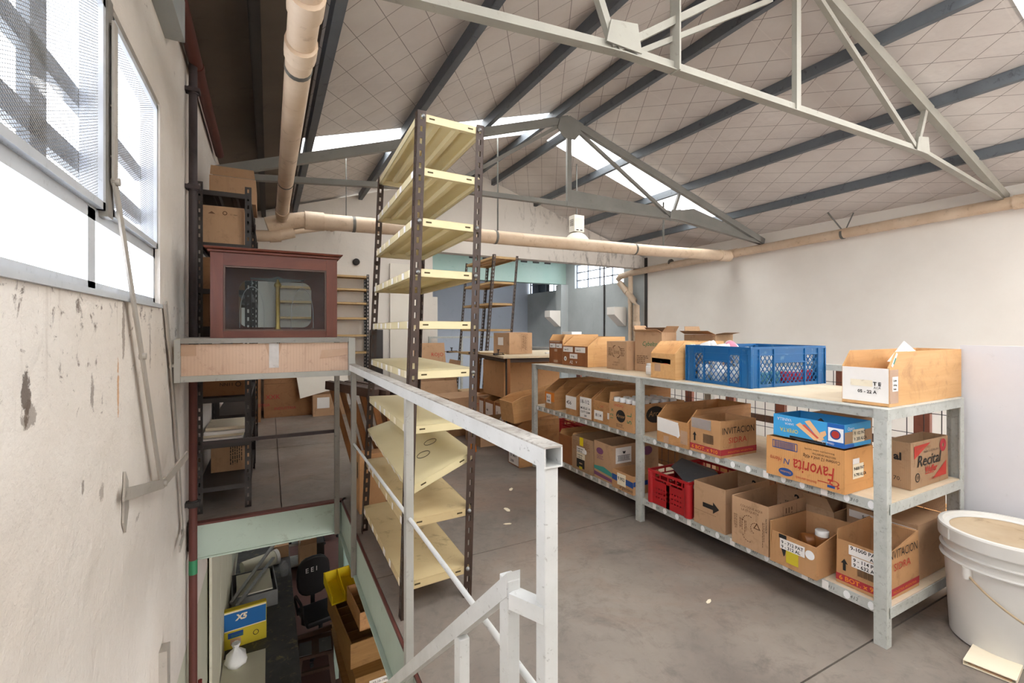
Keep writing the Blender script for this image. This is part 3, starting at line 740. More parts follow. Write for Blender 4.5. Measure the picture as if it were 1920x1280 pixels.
b = MB(); b.lathe([(.035, 0), (.035, .008), (.022, .016), (.013, .03), (.011, .05), (.011, .255), (.018, .262), (.018, .272), (.008, .29), (.006, .30)], 'brass', n=20); b.build('column', o)
b = MB(); b.slab([(-.125, -.004, .296), (0, -.004, .283), (.125, -.004, .296), (.125, -.004, .303), (.03, -.004, .305), (0, -.004, .318), (-.03, -.004, .305), (-.125, -.004, .303)], (0, .008, 0), 'pipe_band')
for x in (-.125, .125): b.lathe([(.008, -.004), (.01, 0), (.008, .004)], 'pipe_band', (x, 0, .299), 10)
b.build('beam', o)
for s in (-1, 1):
    b = MB(); x = s * .125
    b.tube([(x, 0, .29), (x, 0, .26)], .0015, 'steel', 6)
    pts = [(x + .058 * math.cos(a), 0, .03 + .225 * math.sin(a) ** .6 if math.sin(a) > 0 else .03) for a in [math.pi * k / 14 for k in range(15)]]
    b.tube(pts, .0018, 'steel', 6)
    b.lathe([(0, .016), (.05, .014), (.062, .02), (.062, .024), (0, .02)], 'dark_pipe', (x, 0, 0), 24); b.build('scale_pan', o)

# ------------------------------------------------------------------ slotted angle racking
def slotted(b, foot, top, u, w, m, width=.036, pitch=.05, th=.0025):
    # L-shaped upright: two flanges along u and w, each with a row of long slots
    foot, top = V(foot), V(top); d = top - foot; L = d.length; dn = d / L; n = max(2, int(L / pitch))
    for f, o in ((V(u), V(w)), (V(w), V(u))):
        e = width * .36
        def strip(a, c, s0, s1):
            p, q = foot + d * s0, foot + d * s1
            A, C = f * a, f * c; T = o * th
            b.hexa([p + A, p + C, p + C + T, p + A + T], [q + A, q + C, q + C + T, q + A + T], m)
        strip(0, e, 0, 1); strip(width - e, width, 0, 1)
        for k in range(n + 1):
            s0 = max(0, (k - .27) / n); s1 = min(1, (k + .27) / n); strip(e, width - e, s0, s1)
def pan(b, c, m, lip=.032, ribs=2, under=None):
    # pressed shelf: c = front-near-left, front-near-right, back-right, back-left corners
    c = [V(p) for p in c]; up = (c[1] - c[0]).cross(c[3] - c[0]).normalized(); t_ = up * -.0015
    b.hexa([p + t_ for p in c], c, m)
    for i in range(4):
        p, q = c[i], c[(i + 1) % 4]; inn = up.cross(q - p).normalized()
        b.hexa([p - up * lip, q - up * lip, q - up * lip + inn * .002, p - up * lip + inn * .002], [p, q, q + inn * .002, p + inn * .002], under or m)
        b.hexa([p - up * lip, q - up * lip, q - up * lip + inn * .018, p - up * lip + inn * .018], [p - up * (lip - .0015), q - up * (lip - .0015), q - up * (lip - .0015) + inn * .018, p - up * (lip - .0015) + inn * .018], under or m)
    for k in range(ribs):
        s = (k + 1) / (ribs + 1); p = c[0].lerp(c[1], s); q = c[3].lerp(c[2], s); p, q = p.lerp(q, .03), q.lerp(p, .03)
        sd = (c[1] - c[0]).normalized() * .022
        b.slab([p - sd - up * .002, p - sd * .5 - up * .016, p + sd * .5 - up * .016, p + sd - up * .002], q - p, under or m)
    return c, up

o = thing('shelving_rack', 'tall leaning rack of cream pressed steel shelves on dark slotted uprights', 'rack', (0, 0, 0))
F0 = [V((.452, 1.77, 0)), V((.750, 1.80, 0)), V((.758, 2.68, 0)), V((.456, 2.65, 0))]
T0 = [V((.531, 1.815, 2.0)), V((.822, 1.83, 2.0)), V((.845, 2.74, 2.0)), V((.565, 2.735, 2.0))]
def at(i, z): return F0[i].lerp(T0[i], z / 2.0)
dirs = [((1, 0, 0), (0, 1, 0)), ((-1, 0, 0), (0, 1, 0)), ((-1, 0, 0), (0, -1, 0)), ((1, 0, 0), (0, -1, 0))]
for i in range(4):
    b = MB(); b_ = [V(dirs[i][0]), V(dirs[i][1])]; out = -(b_[0] + b_[1]) * .004
    slotted(b, F0[i] + out, T0[i] + out + V((0, 0, .004)), dirs[i][0], dirs[i][1], 'post'); b.build('upright', o)
levels = [(1.995,) * 4, (1.775,) * 4, (1.57,) * 4, (1.365,) * 4, (1.155,) * 4, (.955,) * 4, (.74, .735, .735, .745), (.375, .37, .39, .395), (.135, .13, .135, .14)]
def label_strip(b, p, q, up, seed):
    rn = random.Random(seed); n_ = 15; d = q - p; side = d.cross(up).normalized()
    for k in range(n_):
        if rn.random() < .12: continue
        s0 = .04 + k * .062 + rn.random() * .015; s1 = s0 + .016 + rn.random() * .03
        a, c = p + d * s0, p + d * s1; side = -side; off = side * .0025
        b.hexa([a - up * .03 + off, c - up * .029 + off, c - up * .029 + off * .4, a - up * .03 + off * .4], [a - up * .003 + off, c - up * .002 + off, c - up * .002 + off * .4, a - up * .003 + off * .4], 'paper' if rn.random() < .6 else 'paper_cream')
def rack_shelf(cs, seed, m, labels=True):
    b = MB(); c, up = pan(b, cs, m)
    if labels: label_strip(b, c[0], c[3], -up if up.z < 0 else up, seed)
    for s in (.2, .8):   # two dark slots pressed in the near lip
        p = c[0].lerp(c[1], s) - up * .015; d = (c[1] - c[0]).normalized() * .012; n_ = (c[0] - c[3]).normalized() * .0008
        b.hexa([p - d - up * .003 + n_, p + d - up * .003 + n_, p + d - up * .003, p - d - up * .003], [p - d + up * .003 + n_, p + d + up * .003 + n_, p + d + up * .003, p - d + up * .003], 'slot')
    return b
for k, lv in enumerate(levels):
    cs = [at(i, lv[i]) + V(dirs[i][0]) * .001 + V(dirs[i][1]) * .001 for i in range(4)]
    rack_shelf(cs, k, 'pan_dirty' if k > 6 else 'pan', k > 0).build('shelf', o)
# one shelf has slipped from its bolts and hangs askew
cs = [V((.486, 1.795, .495)), V((.775, 1.83, .60)), V((.785, 2.70, .64)), V((.485, 2.66, .565))]
bs = rack_shelf(cs, 31, 'pan'); sl = bs.build('shelf', o)
b = MB()
for px, py in ((.42, .36), (.2, .25)):
    pts = []
    for k in range(15):
        a = k / 14 * 6.1; s_, t2 = px + .10 * math.cos(a), py + .035 * math.sin(a)
        p = cs[0].lerp(cs[1], s_ + .25).lerp(cs[3].lerp(cs[2], s_ + .25), t2); pts.append(p + V((-.0006, 0, .0012)))
    b.tube(pts, .0013, 'ink', 5)
b.build('pen_mark', sl)
for i, z in ((0, 1.98), (1, 1.98), (0, 1.555), (1, 1.555), (0, 1.35), (1, 1.35), (1, .94), (1, .735), (1, .36), (1, .12)):
    b = MB(); p = at(i, z); y = p.y - .006; b.lathe([(.008, 0), (.008, .006), (.004, .008), (.004, .011), (0, .011)], 'steel', n=8)
    f = b.build('bolt', o); f.location = (p.x + (.018 if i == 0 else -.018), y, z); f.rotation_euler = (R(90), 0, 0)

def small_rack(label, x0, y0, w, d, h, levels, pm, sm, group=None, lip=.03, pitch=.05, rot=0, lean=0.):
    r = thing('shelving_rack', label, 'rack', (x0, y0, 0), rot, group)
    cs = [(0, 0), (w, 0), (w, d), (0, d)]
    for i in range(4):
        b = MB(); p = V((cs[i][0], cs[i][1], .001)); u = V(dirs[i][0]); v = V(dirs[i][1])
        slotted(b, p - (u + v) * .004, p - (u + v) * .004 + V((lean * h, 0, h)), u, v, pm, pitch=pitch); b.build('upright', r)
    for z in levels:
        b = MB(); dx = lean * z; pan(b, [(x + dx, y, z) for x, y in cs], sm, lip); b.build('shelf', r)
    return r
GL = 'dark racks along the window wall'
RL = [.155, .42, .70, .95, 1.13, 1.37, 1.655, 1.975]
small_rack('black slotted rack against the window wall, first beyond the stair opening', -.388, 3.36, .285, .9, 2.02, RL, 'post_black', 'post_black', GL)
small_rack('black slotted rack against the window wall, behind the first one', -.388, 4.42, .285, .9, 2.0, RL, 'post_black', 'post_black', GL)
small_rack('rack of narrow tan shelves standing against the white gable wall', .10, 6.99, 1.2, .22, 1.93, [.55, .80, 1.05, 1.30, 1.52, 1.72, 1.91], 'post_black', 'tan')
small_rack('empty leaning rack of tan shelves beyond the plywood table', 2.40, 5.4, .36, .95, 2.1, [.25, .8, 1.13, 1.47, 1.75, 2.08], 'post', 'tan', lean=.085)
# ------------------------------------------------------------------ long steel shelf table
SF, SB = 1.93, 2.53
SY = (.835, 2.045, 3.26)
ZT = (.14, .505, .84)
o = thing('shelf_table', 'long grey steel frame shelf of three boards loaded with boxes', 'shelf', (0, 0, 0))
b = MB()
for x in (SF, SB):
    for y in SY:
        s = 1 if x == SF else -1
        l = MB(); l.box((x - .017, y - .02, 0), (x - .013, y + .02, ZT[2] - .001), 'shelf_paint') if s > 0 else l.box((x + .013, y - .02, 0), (x + .017, y + .02, ZT[2] - .001), 'shelf_paint')
        l.box((x - .013, y - .02, 0), (x + .017, y - .016, ZT[2] - .001), 'shelf_paint') if s > 0 else l.box((x - .017, y - .02, 0), (x + .013, y - .016, ZT[2] - .001), 'shelf_paint')
        l.build('leg', o)
for i, z in enumerate(ZT):
    b = MB(); e = .004
    b.box((SF + .0, SY[0] - .02, z - .038), (SF + .004, SY[2] + .02, z), 'shelf_paint'); b.box((SB - .004, SY[0] - .02, z - .038), (SB, SY[2] + .02, z), 'shelf_paint')
    for y in SY: b.box((SF + .005, y - .022, z - .038), (SB - .005, y - .018, z - .001), 'shelf_paint')
    if i == 2: b.box((SF - .018, SY[0] - .024, z - .038), (SF - .0005, SY[0] + .02, z - .0045), 'shelf_paint'); b.box((SF - .019, SY[0] - .0245, z - .004), (SF + .03, SY[2] + .021, z + .0004), 'shelf_paint'); b.box((SF + .0305, SY[0] - .0245, z - .0042), (SB + .001, SY[0] + .01, z + .0002), 'shelf_paint')
    b.build('edge_beam', o)
    b = MB(); b.box((SF + .005, SY[0] - .017, z - .014), (SB - .005, SY[2] + .017, z - .0005), 'top_board'); b.build('shelf_board', o)
# numbers written along the shelf edges, and round stickers
for i, z in ((0, ZT[0]), (1, ZT[1])):
    rn = random.Random(i + 3); y = SY[0] + .035; nn = (310 if i else 412)
    while y < SY[2] - .04:
        b = MB()
        w = .018 + rn.random() * .006
        if abs(y - SY[1]) > .05:
            if rn.random() < .75:
                pts = [(SF - .0008, y + w * .55 * math.cos(a), z - .019 + .015 * math.sin(a)) for a in [k * math.pi / 5 for k in range(10)]]
                b.add(pts + [(p[0] - .0006, p[1], p[2]) for p in pts], [tuple(range(10)), tuple(range(19, 9, -1))] + [(k, (k + 1) % 10, 10 + (k + 1) % 10, 10 + k) for k in range(10)], 'foam_white')
            else:
                b.box((SF - .0015, y - .012, z - .034), (SF - .0005, y + .012, z - .004), 'paper')
            put_text(b, str(nn), (SF - .0012, y + .068, z - .025), (0, -1, 0), (0, 0, 1), .017, 'ink_grey', space=1.1, shear=.2); nn -= 1; b.build('number_tag', o)
        y += .075 + rn.random() * .012

# wire guard and white sheet along the edge behind the table
o = thing('wire_guard', 'rusty wire mesh guard rail behind the long shelf table', 'guard rail', (2.585, 0, 0))
b = MB(); b.bar((0, .84, .925), (0, 3.5, .925), .035, .03, 'shelf_paint'); b.build('top_rail', o)
for y in (.86, 2.1, 3.35):
    b = MB(); b.box((-.018, y - .018, 0), (.018, y + .018, .905), 'shelf_paint'); b.build('post', o)
b = MB(); y = .9
while y < 3.45: b.bar((0, y, .03), (0, y, .912), .0028, .0028, 'dark_pipe'); y += .062
for k in range(9): b.bar((0.003, .86, .05 + .1 * k), (.003, 3.48, .05 + .1 * k), .0028, .0028, 'dark_pipe')
b.build('wire_mesh', o)
b = MB(); b.box((2.60, -1.0, .002), (2.612, .845, 1.055), 'panel_white'); thing_mesh(b, 'white_sheet_board', 'tall white sheet standing behind the bucket at the end of the shelf', 'panel')

# ------------------------------------------------------------------ boxes
def F(face, w, d, h, e):
    if face == 'front': return V((-e, w, 0)), V((0, -1, 0)), V((0, 0, 1))
    if face == 'side': return V((0, -e, 0)), V((1, 0, 0)), V((0, 0, 1))
    if face == 'inback': return V((d - .006 - e, w, 0)), V((0, -1, 0)), V((0, 0, 1))
    if face == 'top': return V((0, w, h + e)), V((0, -1, 0)), V((1, 0, 0))
def prints(root, dims, specs, name='printing'):
    faces = sorted({sp[1] for sp in specs})
    if len(faces) > 1:
        for fc in faces: prints(root, dims, [sp for sp in specs if sp[1] == fc], name)
        return
    w, d, h = dims; b = MB()
    for si, sp in enumerate(specs):
        lift = si * .00003
        if sp[0] == 'r':      # rectangle: face, x0, z0, x1, z1, material
            _, f, x0, z0, x1, z1, m = sp[:7]; O, X, U = F(f, w, d, h, .0007 + lift)
            b.quad(O + X * x0 + U * z0, O + X * x1 + U * z0, O + X * x1 + U * z1, O + X * x0 + U * z1, m)
        elif sp[0] == 'p':    # polygon
            _, f, pts, m = sp; O, X, U = F(f, w, d, h, .0009 + lift); b.add([O + X * x + U * z for x, z in pts], [tuple(range(len(pts)))], m)
        elif sp[0] == 'bars': # bar code
            _, f, x0, z0, x1, z1, m = sp; O, X, U = F(f, w, d, h, .001 + lift); rn = random.Random(int(x0 * 1e4)); x = x0
            while x < x1:
                wd = (x1 - x0) * (.008 + .022 * rn.random()); b.quad(O + X * x + U * z0, O + X * (x + wd) + U * z0, O + X * (x + wd) + U * z1, O + X * x + U * z1, m); x += wd * 2.1
        elif sp[0] == 'ring':
            _, f, cx, cz_, r0, r1, m = sp[:7]; sx = sp[7] if len(sp) > 7 else 1.; O, X, U = F(f, w, d, h, .0011 + lift); n = 20; vs = []
            for k in range(n):
                a = 2 * math.pi * k / n; vs += [O + X * (cx + r * sx * math.cos(a)) + U * (cz_ + r * math.sin(a)) for r in (r0, r1)]
            b.add(vs, [(2 * k, 2 * k + 1, (2 * k + 3) % (2 * n), (2 * k + 2) % (2 * n)) for k in range(n)], m)
        elif sp[0] == 'lines':  # small print as rules: face, x0, z_top, length, count, pitch, material
            _, f, x0, z1, ln, cnt, pit, m = sp[:8]; vert = len(sp) > 8; O, X, U = F(f, w, d, h, .0009); rn = random.Random(cnt)
            for k in range(cnt):
                L = ln * (.7 + .3 * rn.random()); q = 0.
                while q < L:
                    sg = pit * (.6 + 1.6 * rn.random()); e = min(L, q + sg)
                    if vert: a0, a1, c0, c1 = x0 + k * pit, x0 + k * pit + pit * .42, z1 - e, z1 - q
                    else: a0, a1, c0, c1 = x0 + q, x0 + e, z1 - k * pit - pit * .42, z1 - k * pit
                    b.quad(O + X * a0 + U * c0, O + X * a1 + U * c0, O + X * a1 + U * c1, O + X * a0 + U * c1, m); q = e + pit * .4
        else:                 # text: 't', face, string, x, z, size, material, {options}
            _, f, s, x, z, size, m = sp[:7]; kw = dict(sp[7]) if len(sp) > 7 else {}; e = kw.pop('e', .0014); rot = kw.pop('rot', 0)
            O, X, U = F(f, w, d, h, e); p = O + X * x + U * z
            if rot: X, U = X * math.cos(R(rot)) + U * math.sin(R(rot)), U * math.cos(R(rot)) - X * math.sin(R(rot))
            put_text(b, s, p, X, U, size, m, **kw)
    return b.build(name, root)
def sticker(root, dims, f, x0, z0, x1, z1, m='paper', lines=(), name='paper_label', skew=0., ink='ink', th=.0009):
    w, d, h = dims; O, X, U = F(f, w, d, h, .0003); n = X.cross(U)
    b = MB(); b.slab([O + X * x0 + U * (z0 + skew), O + X * x1 + U * z0, O + X * x1 + U * z1, O + X * x0 + U * (z1 + skew)], n * th, m)
    for s, x, z, size in lines: put_text(b, s, O + n * (th + .0004) + X * (x0 + x) + U * (z0 + z), X, U, size, ink, bold=.0004)
    return b.build(name, root)
def shell(b, w, d, h, t, m, fh=None, nh=None, cut=None):
    # open-topped box: front at x = 0 (height fh), near side at y = 0 (height nh)
    fh = fh or h; nh = nh or h
    b.box((0, 0, 0), (d, w, t), m)
    b.box((0, t, t), (t, w - t, fh), m); b.box((d - t, t, t), (d, w - t, h), m)
    if cut: b.slab([(0, 0, t), (d, 0, t), (d, 0, h), (0, 0, cut)], (0, t, 0), m)
    else: b.box((0, 0, t), (d, t, nh), m)
    b.box((0, w - t, t), (d, w, h), m)
def carton(label, N, w, d, h, rot=0, m='card', flaps=(), group=None, fh=None, nh=None, cut=None, closed=False, t=.004, name='cardboard_box', wob=.0015):
    o = thing(name, label, 'box', N, rot, group); b = MB()
    if closed: b.box((0, 0, 0), (d, w, h), m)
    else: shell(b, w, d, h, t, m, fh, nh, cut)
    rn = random.Random(label)
    mp = {}
    for i, v in enumerate(b.v):
        k = (round(v[0] / .012), round(v[1] / .012), round(v[2] / .012))
        if k not in mp: mp[k] = V((rn.uniform(0, wob) * (1 if v[0] < d / 2 else -1), rn.uniform(0, wob) * (1 if v[1] < w / 2 else -1), rn.uniform(-wob, wob) * 1.6 if v[2] > .02 else 0)) * (1 if v[2] > .02 or closed else .3)
        b.v[i] = tuple(V(v) + mp[k])
    b.build('body', o)
    for f, ang, ln in flaps:   # ang 0 = upright, 90 = level outward, negative = folded inward
        c, s_ = math.cos(R(ang)) * ln, math.sin(R(ang)) * ln; b = MB(); e = .004
        H = (fh or h) if f == 'f' else ((nh or h) if f == 'n' else h); z = H + .001
        if f == 'f': q = [(0, e, z), (0, w - e, z), (-s_, w - e * 3, z + c), (-s_, e * 3, z + c)]; nn = (.003, 0, .001)
        if f == 'b': q = [(d, e, z), (d, w - e, z), (d + s_, w - e * 3, z + c), (d + s_, e * 3, z + c)]; nn = (-.003, 0, .001)
        if f == 'n': q = [(e, 0, z), (d - e, 0, z), (d - e * 3, -s_, z + c), (e * 3, -s_, z + c)]; nn = (0, .003, .001)
        if f == 'r': q = [(e, w, z), (d - e, w, z), (d - e * 3, w + s_, z + c), (e * 3, w + s_, z + c)]; nn = (0, -.003, .001)
        b.slab(q, nn, m); b.build('flap', o)
    return o, (w, d, h)
def bin_box(label, N, w, d, fh, h, rot=0, m='bin_wood', mf=None, group=None, s=.07, t=.007):
    o = thing('storage_bin', label, 'bin', N, rot, group); b = MB()
    pr = [(0, fh), (0, 0), (d, 0), (d, h), (s, h)]
    for y in (0, w - t): b.slab([(x, y, z) for x, z in pr], (0, t, 0), m)
    b.box((t, t, 0), (d - t, w - t, t), m); b.box((d - t, t, t), (d, w - t, h), m); b.build('body', o)
    b = MB(); b.box((-.0005, t * .2, .001), (t, w - t * .2, fh - .002), mf or m); b.build('front_panel', o)
    return o, (w, d, h)
GT = 'things on the top board of the long shelf'; GMi = 'boxes on the middle board of the long shelf'; GLo = 'boxes on the bottom board of the long shelf'
z = ZT[2] + .001
# --- top board
o, dm = bin_box('pale wooden bin with a white sheet on its front, crumpled paper inside', (1.972, .832, z), .155, .60, .14, .198, 0, 'bin_light', None, GT, s=.055)
sticker(o, dm, 'front', .002, .012, .153, .138, 'paper', name='white_sheet')
sticker(o, dm, 'front', .03, .068, .103, .092, 'paper_cream', name='masking_tape', th=.0016)
b = MB(); 
prints(o, dm, [('t', 'front', 'T E', .105, .074, .018, 'ink', {'bold': .0006, 'e': .003}), ('t', 'front', 'ACA', .107, .062, .011, 'ink', {'e': .003}), ('t', 'front', '05 - 22 A', .055, .044, .016, 'ink', {'e': .003, 'bold': .0004})])
sticker(o, dm, 'side', .0, .012, .062, .134, 'tape', name='tape'); sticker(o, dm, 'side', .018, .055, .058, .108, 'paper', [('Lote', .006, .036, .012), ('310 kg', .006, .02, .009), ('Fecha', .006, .006, .009)], th=.0016)
b = MB(); b.slab([(.012, -.0012, .148), (.05, -.0012, .196), (.058, -.0012, .19), (.02, -.0012, .142)], (0, .001, 0), 'paper'); b.slab([(.024, -.0018, .156), (.04, -.0018, .178), (.045, -.0018, .174), (.029, -.0018, .152)], (0, .0004, 0), 'ink_teal'); b.build('sticker', o)
b = MB()
pk = [(.0, .0, 0), (.16, .01, .0), (.15, .10, .005), (.02, .09, 0)]
b.add(pk + [(.06, .05, .085), (.11, .06, .06)], [(0, 1, 4), (1, 5, 4), (1, 2, 5), (2, 4, 5), (2, 3, 4), (3, 0, 4), (3, 2, 1, 0)], 'paper')
b.build('p') if 0 else None
pp = b.build('paper_sheet', loc=(2.20, .855, z + .15)); tag(pp, 'crumpled white paper sticking up out of the pale wooden bin', 'paper')

# blue crate
def crate(label, N, w, d, h, rot, m, kind, group):
    o = thing('plastic_crate', label, 'crate', N, rot, group)
    b = MB(); b.box((.008, .008, 0), (d - .008, w - .008, .006), m); b.build('base', o)
    b = MB(); t = .006
    for (a0, a1) in (((-.004, -.004), (d + .004, t)), ((-.004, w - t), (d + .004, w + .004)), ((-.004, t), (t, w - t)), ((d - t, t), (d + .004, w - t))):
        b.box((a0[0], a0[1], h - .012), (a1[0], a1[1], h), m); b.box((a0[0] + .001, a0[1] + .001, h - .042), (a1[0] - .001, a1[1] - .001, h - .036), m)
    b.build('rim', o)
    faces = [(V((0, w, 0)), V((0, -1, 0)), w, V((1, 0, 0))), (V((0, 0, 0)), V((1, 0, 0)), d, V((0, 1, 0))), (V((d, 0, 0)), V((0, 1, 0)), w, V((-1, 0, 0))), (V((d, w, 0)), V((-1, 0, 0)), d, V((0, -1, 0)))]
    U = V((0, 0, 1))
    for O, X, L, n in faces:
        b = MB()
        def panel(x0, z0, x1, z1, dep=.004, off=0.): b.hexa([O + X * x0 + U * z0 + n * off, O + X * x1 + U * z0 + n * off, O + X * x1 + U * z0 + n * (dep + off), O + X * x0 + U * z0 + n * (dep + off)], [O + X * x0 + U * z1 + n * off, O + X * x1 + U * z1 + n * off, O + X * x1 + U * z1 + n * (dep + off), O + X * x0 + U * z1 + n * (dep + off)], m)
        if kind == 'lattice':
            e = .055; q = (L - 2 * e) / 4
            panel(.0, 0, e, h - .01); panel(L - e, 0, L, h - .01); panel(e, 0, L - e, .016); panel(e, h - .038, L - e, h - .01)
            for x in (0, e, e + q * .95, L - e - q * .95, L - e, L): panel(x - .004, 0, x + .004, h - .01, .01, -.006)
            panel(e + q, h - .075, L - e - q, h - .038); panel(e + q, h - .08, L - e - q, h - .074, .012, -.006)
            for x0, x1, z1 in ((e, e + q * .95, h - .038), (e + q * .95, L - e - q * .95, h - .078), (L - e - q * .95, L - e, h - .038)):
                b.lattice(O + X * x0 + U * .016 + n * .002, X, U, x1 - x0, z1 - .016, .030, .036, .0026, .004, m)
        else:
            e = .045; panel(e * .4, 0, e, h - .04); panel(L - e, 0, L - e * .4, h - .04); panel(e, 0, L - e, .02); panel(e, h - .012, L - e, h - .01)
            panel(L / 2 - .012, 0, L / 2 + .012, h - .04); panel(e, h - .075, L - e, h - .055)
            zr = .02; gap = .008; st_ = (h - .075 - .02 - 3 * gap) / 4
            for r_ in range(4):
                panel(e, zr, L - e, zr + st_)
                if r_ < 3:
                    x = e
                    while x < L - e: panel(x, zr + st_, x + .009, zr + st_ + gap); x += .019
                zr += st_ + gap
            for x in (e, L * .3, L * .5, L * .7, L - e): panel(x - .004, h - .042, x + .004, h - .01)
        b.build('wall', o)
    for cx, cy in ((.012, .012), (d - .012, .012), (.012, w - .012), (d - .012, w - .012)): b = MB(); b.tube([(cx, cy, .0), (cx, cy, h - .01)], .0145 if kind == 'lattice' else .022, m, 12); b.build('corner_post', o)
    return o
CN, CR = V((2.02, 1.405, z)), -4
crate('blue lattice plastic crate full of white and red jars on the top board', CN, .405, .545, .196, CR, 'blue_plastic', 'lattice', GT)
b = MB(); b.lathe([(0, 0), (.006, 0)], 'white_plastic', n=10)
def jar(label, loc, r, h, body, capm='white_plastic', group=None, rot=(0, 0, 0), name='jar'):
    o = thing(name, label, 'jar', loc, 0, group); o.rotation_euler = rot
    b = MB(); b.lathe([(0, 0), (r * .92, 0), (r, r * .1), (r, h * .70), (r * .93, h * .76), (r * .8, h * .78)], body, n=18); b.build('body', o)
    b = MB(); b.lathe([(r * .86, h * .77), (r * .88, h * .98), (r * .8, h), (0, h)], capm, n=18); b.build('cap', o)
    return o
GJ = 'jars inside the blue crate'
J = Matrix.Rotation(R(CR), 4, 'Z')
rn = random.Random(5); k = 0
cols = ['white_plastic', 'white_plastic', 'jar_teal', 'jar_red', 'jar_red', 'white_plastic', 'white_plastic']
jt = {'white_plastic': 'white capped white jar', 'jar_teal': 'white capped blue green jar', 'jar_red': 'white capped dark red jar', 'jar_pink': 'white capped pink jar'}
for i in range(6):
    for j_ in range(4):
        c = {(2, 0): 'jar_teal', (3, 0): 'jar_red', (4, 0): 'jar_red', (5, 0): 'jar_red', (1, 0): 'jar_teal'}.get((i, j_), 'white_plastic')
        p = CN + J @ V((.065 + .083 * i, .06 + .094 * j_, .007)); q = rn.random()
        jar(jt[c] + ' standing inside the blue lattice crate', p, .034, .072 + .012 * q, c, group=GJ)
for i, (a, b_, hz, rr, c) in enumerate(((.10, .30, .175, (80, 20, 30), 'white_plastic'), (.17, .25, .185, (75, -10, 140), 'jar_pink'), (.12, .17, .165, (85, 0, 60), 'white_plastic'), (.24, .33, .165, (70, 20, -40), 'white_plastic'), (.30, .28, .16, (95, 0, 200), 'white_plastic'), (.09, .44, .175, (88, 0, 300), 'white_plastic'), (.09, .38, .18, (70, 0, 20), 'white_plastic'))):
    jar('%s tipped on top of the heap in the blue crate' % jt[c], CN + J @ V((a, b_, hz - .008)), .03, .075, c, group=GJ, rot=tuple(R(x) for x in rr))
for i in range(5):
    for j_ in range(3): 
        if (i + j_) % 2 == 0: jar('white capped white jar in the second layer of the blue crate', CN + J @ V((.10 + .085 * i, .10 + .10 * j_, .094)), .034, .07, 'white_plastic', group=GJ, rot=(R(8), R(5 * j_), 0))

o, dm = bin_box('short wooden bin with a long white label, right beside the blue crate', (1.99, 1.835, z), .185, .40, .145, .212, 0, 'bin_light', None, GT, s=.075)
sticker(o, dm, 'front', .008, .085, .15, .112, 'paper', [('5 8 1', .055, .008, .014)], skew=.004, th=.0002); sticker(o, dm, 'front', .03, .04, .075, .084, 'tape', name='tape')
prints(o, dm, [('r', 'front', .10, .086, .13, .089, 'ink_red'), ('r', 'front', .02, .088, .035, .091, 'ink_red')])
o = jar('small white jar alone in front of the tall open carton', (2.12, 2.16, z), .025, .068, 'white_plastic', group=None)
b = MB(); b.lathe([(.0254, .018), (.0254, .042)], 'paper', n=18); b.build('paper_label', o)
o, dm = carton('tall open carton with grey script lettering on the top board', (2.222, 2.16, z), .245, .13, .262, 0, 'card', (('f', 62, .035), ('n', 40, .05), ('b', -60, .06), ('r', 30, .05)), GT)
prints(o, dm, [('t', 'front', 'Cybelto', .075, .172, .042, 'ink_green', {'shear': .25}), ('lines', 'front', .02, .105, .11, 5, .012, 'ink_soft')])
o, dm = carton('open carton with torn flaps wedged behind the short wooden bin', (2.40, 1.90, z), .24, .16, .25, 0, 'card_grey', (('f', 70, .06), ('n', 80, .06), ('r', 10, .05)), GT)
o, dm = carton('brown carton with recycling marks between the wooden bins and tall carton', (2.17, 2.43, z), .21, .13, .198, 0, 'card', (), GT, closed=True)
ar = []
for k in range(4):
    a0 = 90 * k + 12
    ar.append(('p', 'front', [(.105 + r_ * math.cos(R(a)), .125 + r_ * math.sin(R(a))) for r_, a in ((.046, a0), (.05, a0 + 25), (.046, a0 + 50), (.041, a0 + 50), (.044, a0 + 25), (.041, a0))], 'ink_soft'))
prints(o, dm, ar + [('lines', 'front', .02, .15, .04, 5, .012, 'ink_soft'), ('lines', 'front', .15, .15, .04, 5, .012, 'ink_soft'), ('t', 'front', 'DXE', .082, .11, .03, 'ink_soft'), ('t', 'front', 'CARGO', .075, .045, .015, 'ink_soft'), ('t', 'front', 'BIDA 2010', .065, .027, .013, 'ink_soft')])
o, dm = bin_box('brown fronted wooden bin with two small labels and a round sticker', (2.09, 2.76, z), .33, .36, .155, .225, 0, 'bin_light', 'bin_front', GT, s=.10)
for x0 in (.01, .17): sticker(o, dm, 'front', x0, .105, x0 + .13, .145, 'paper', [('Lote 12', .015, .012, .018)])
sticker(o, dm, 'front', .10, .055, .20, .092, 'paper', [('33 kg', .018, .012, .02)])
prints(o, dm, [('ring', 'front', .04, .05, 0, .018, 'foam_white'), ('ring', 'front', .04, .05, .004, .009, 'ink'), ('t', 'front', 'A2', .10, .015, .035, 'foam_white'), ('t', 'front', 'v', .18, .02, .04, 'foam_white')])
o, dm = bin_box('brown fronted wooden bin at the far end with a white pad on it', (2.10, 3.105, z), .20, .36, .19, .24, 0, 'bin_light', 'bin_front', GT, s=.03)
for x0 in (.01, .105): sticker(o, dm, 'front', x0, .13, x0 + .085, .165, 'paper', [('Lote', .01, .01, .018)])
sticker(o, dm, 'front', .08, .10, .12, .12, 'tape', name='tape'); sticker(o, dm, 'front', .07, .01, .13, .03, 'tape', name='tape'); sticker(o, dm, 'front', .01, .175, .16, .188, 'tape', name='tape')
b = MB(); b.box((0, 0, 0), (.10, .14, .022), 'foam_white'); w_ = b.build('paper_pad', loc=(2.20, 3.12, z + .2405), bevel=.002); tag(w_, 'white pad lying on top of the far brown fronted bin', 'pad')
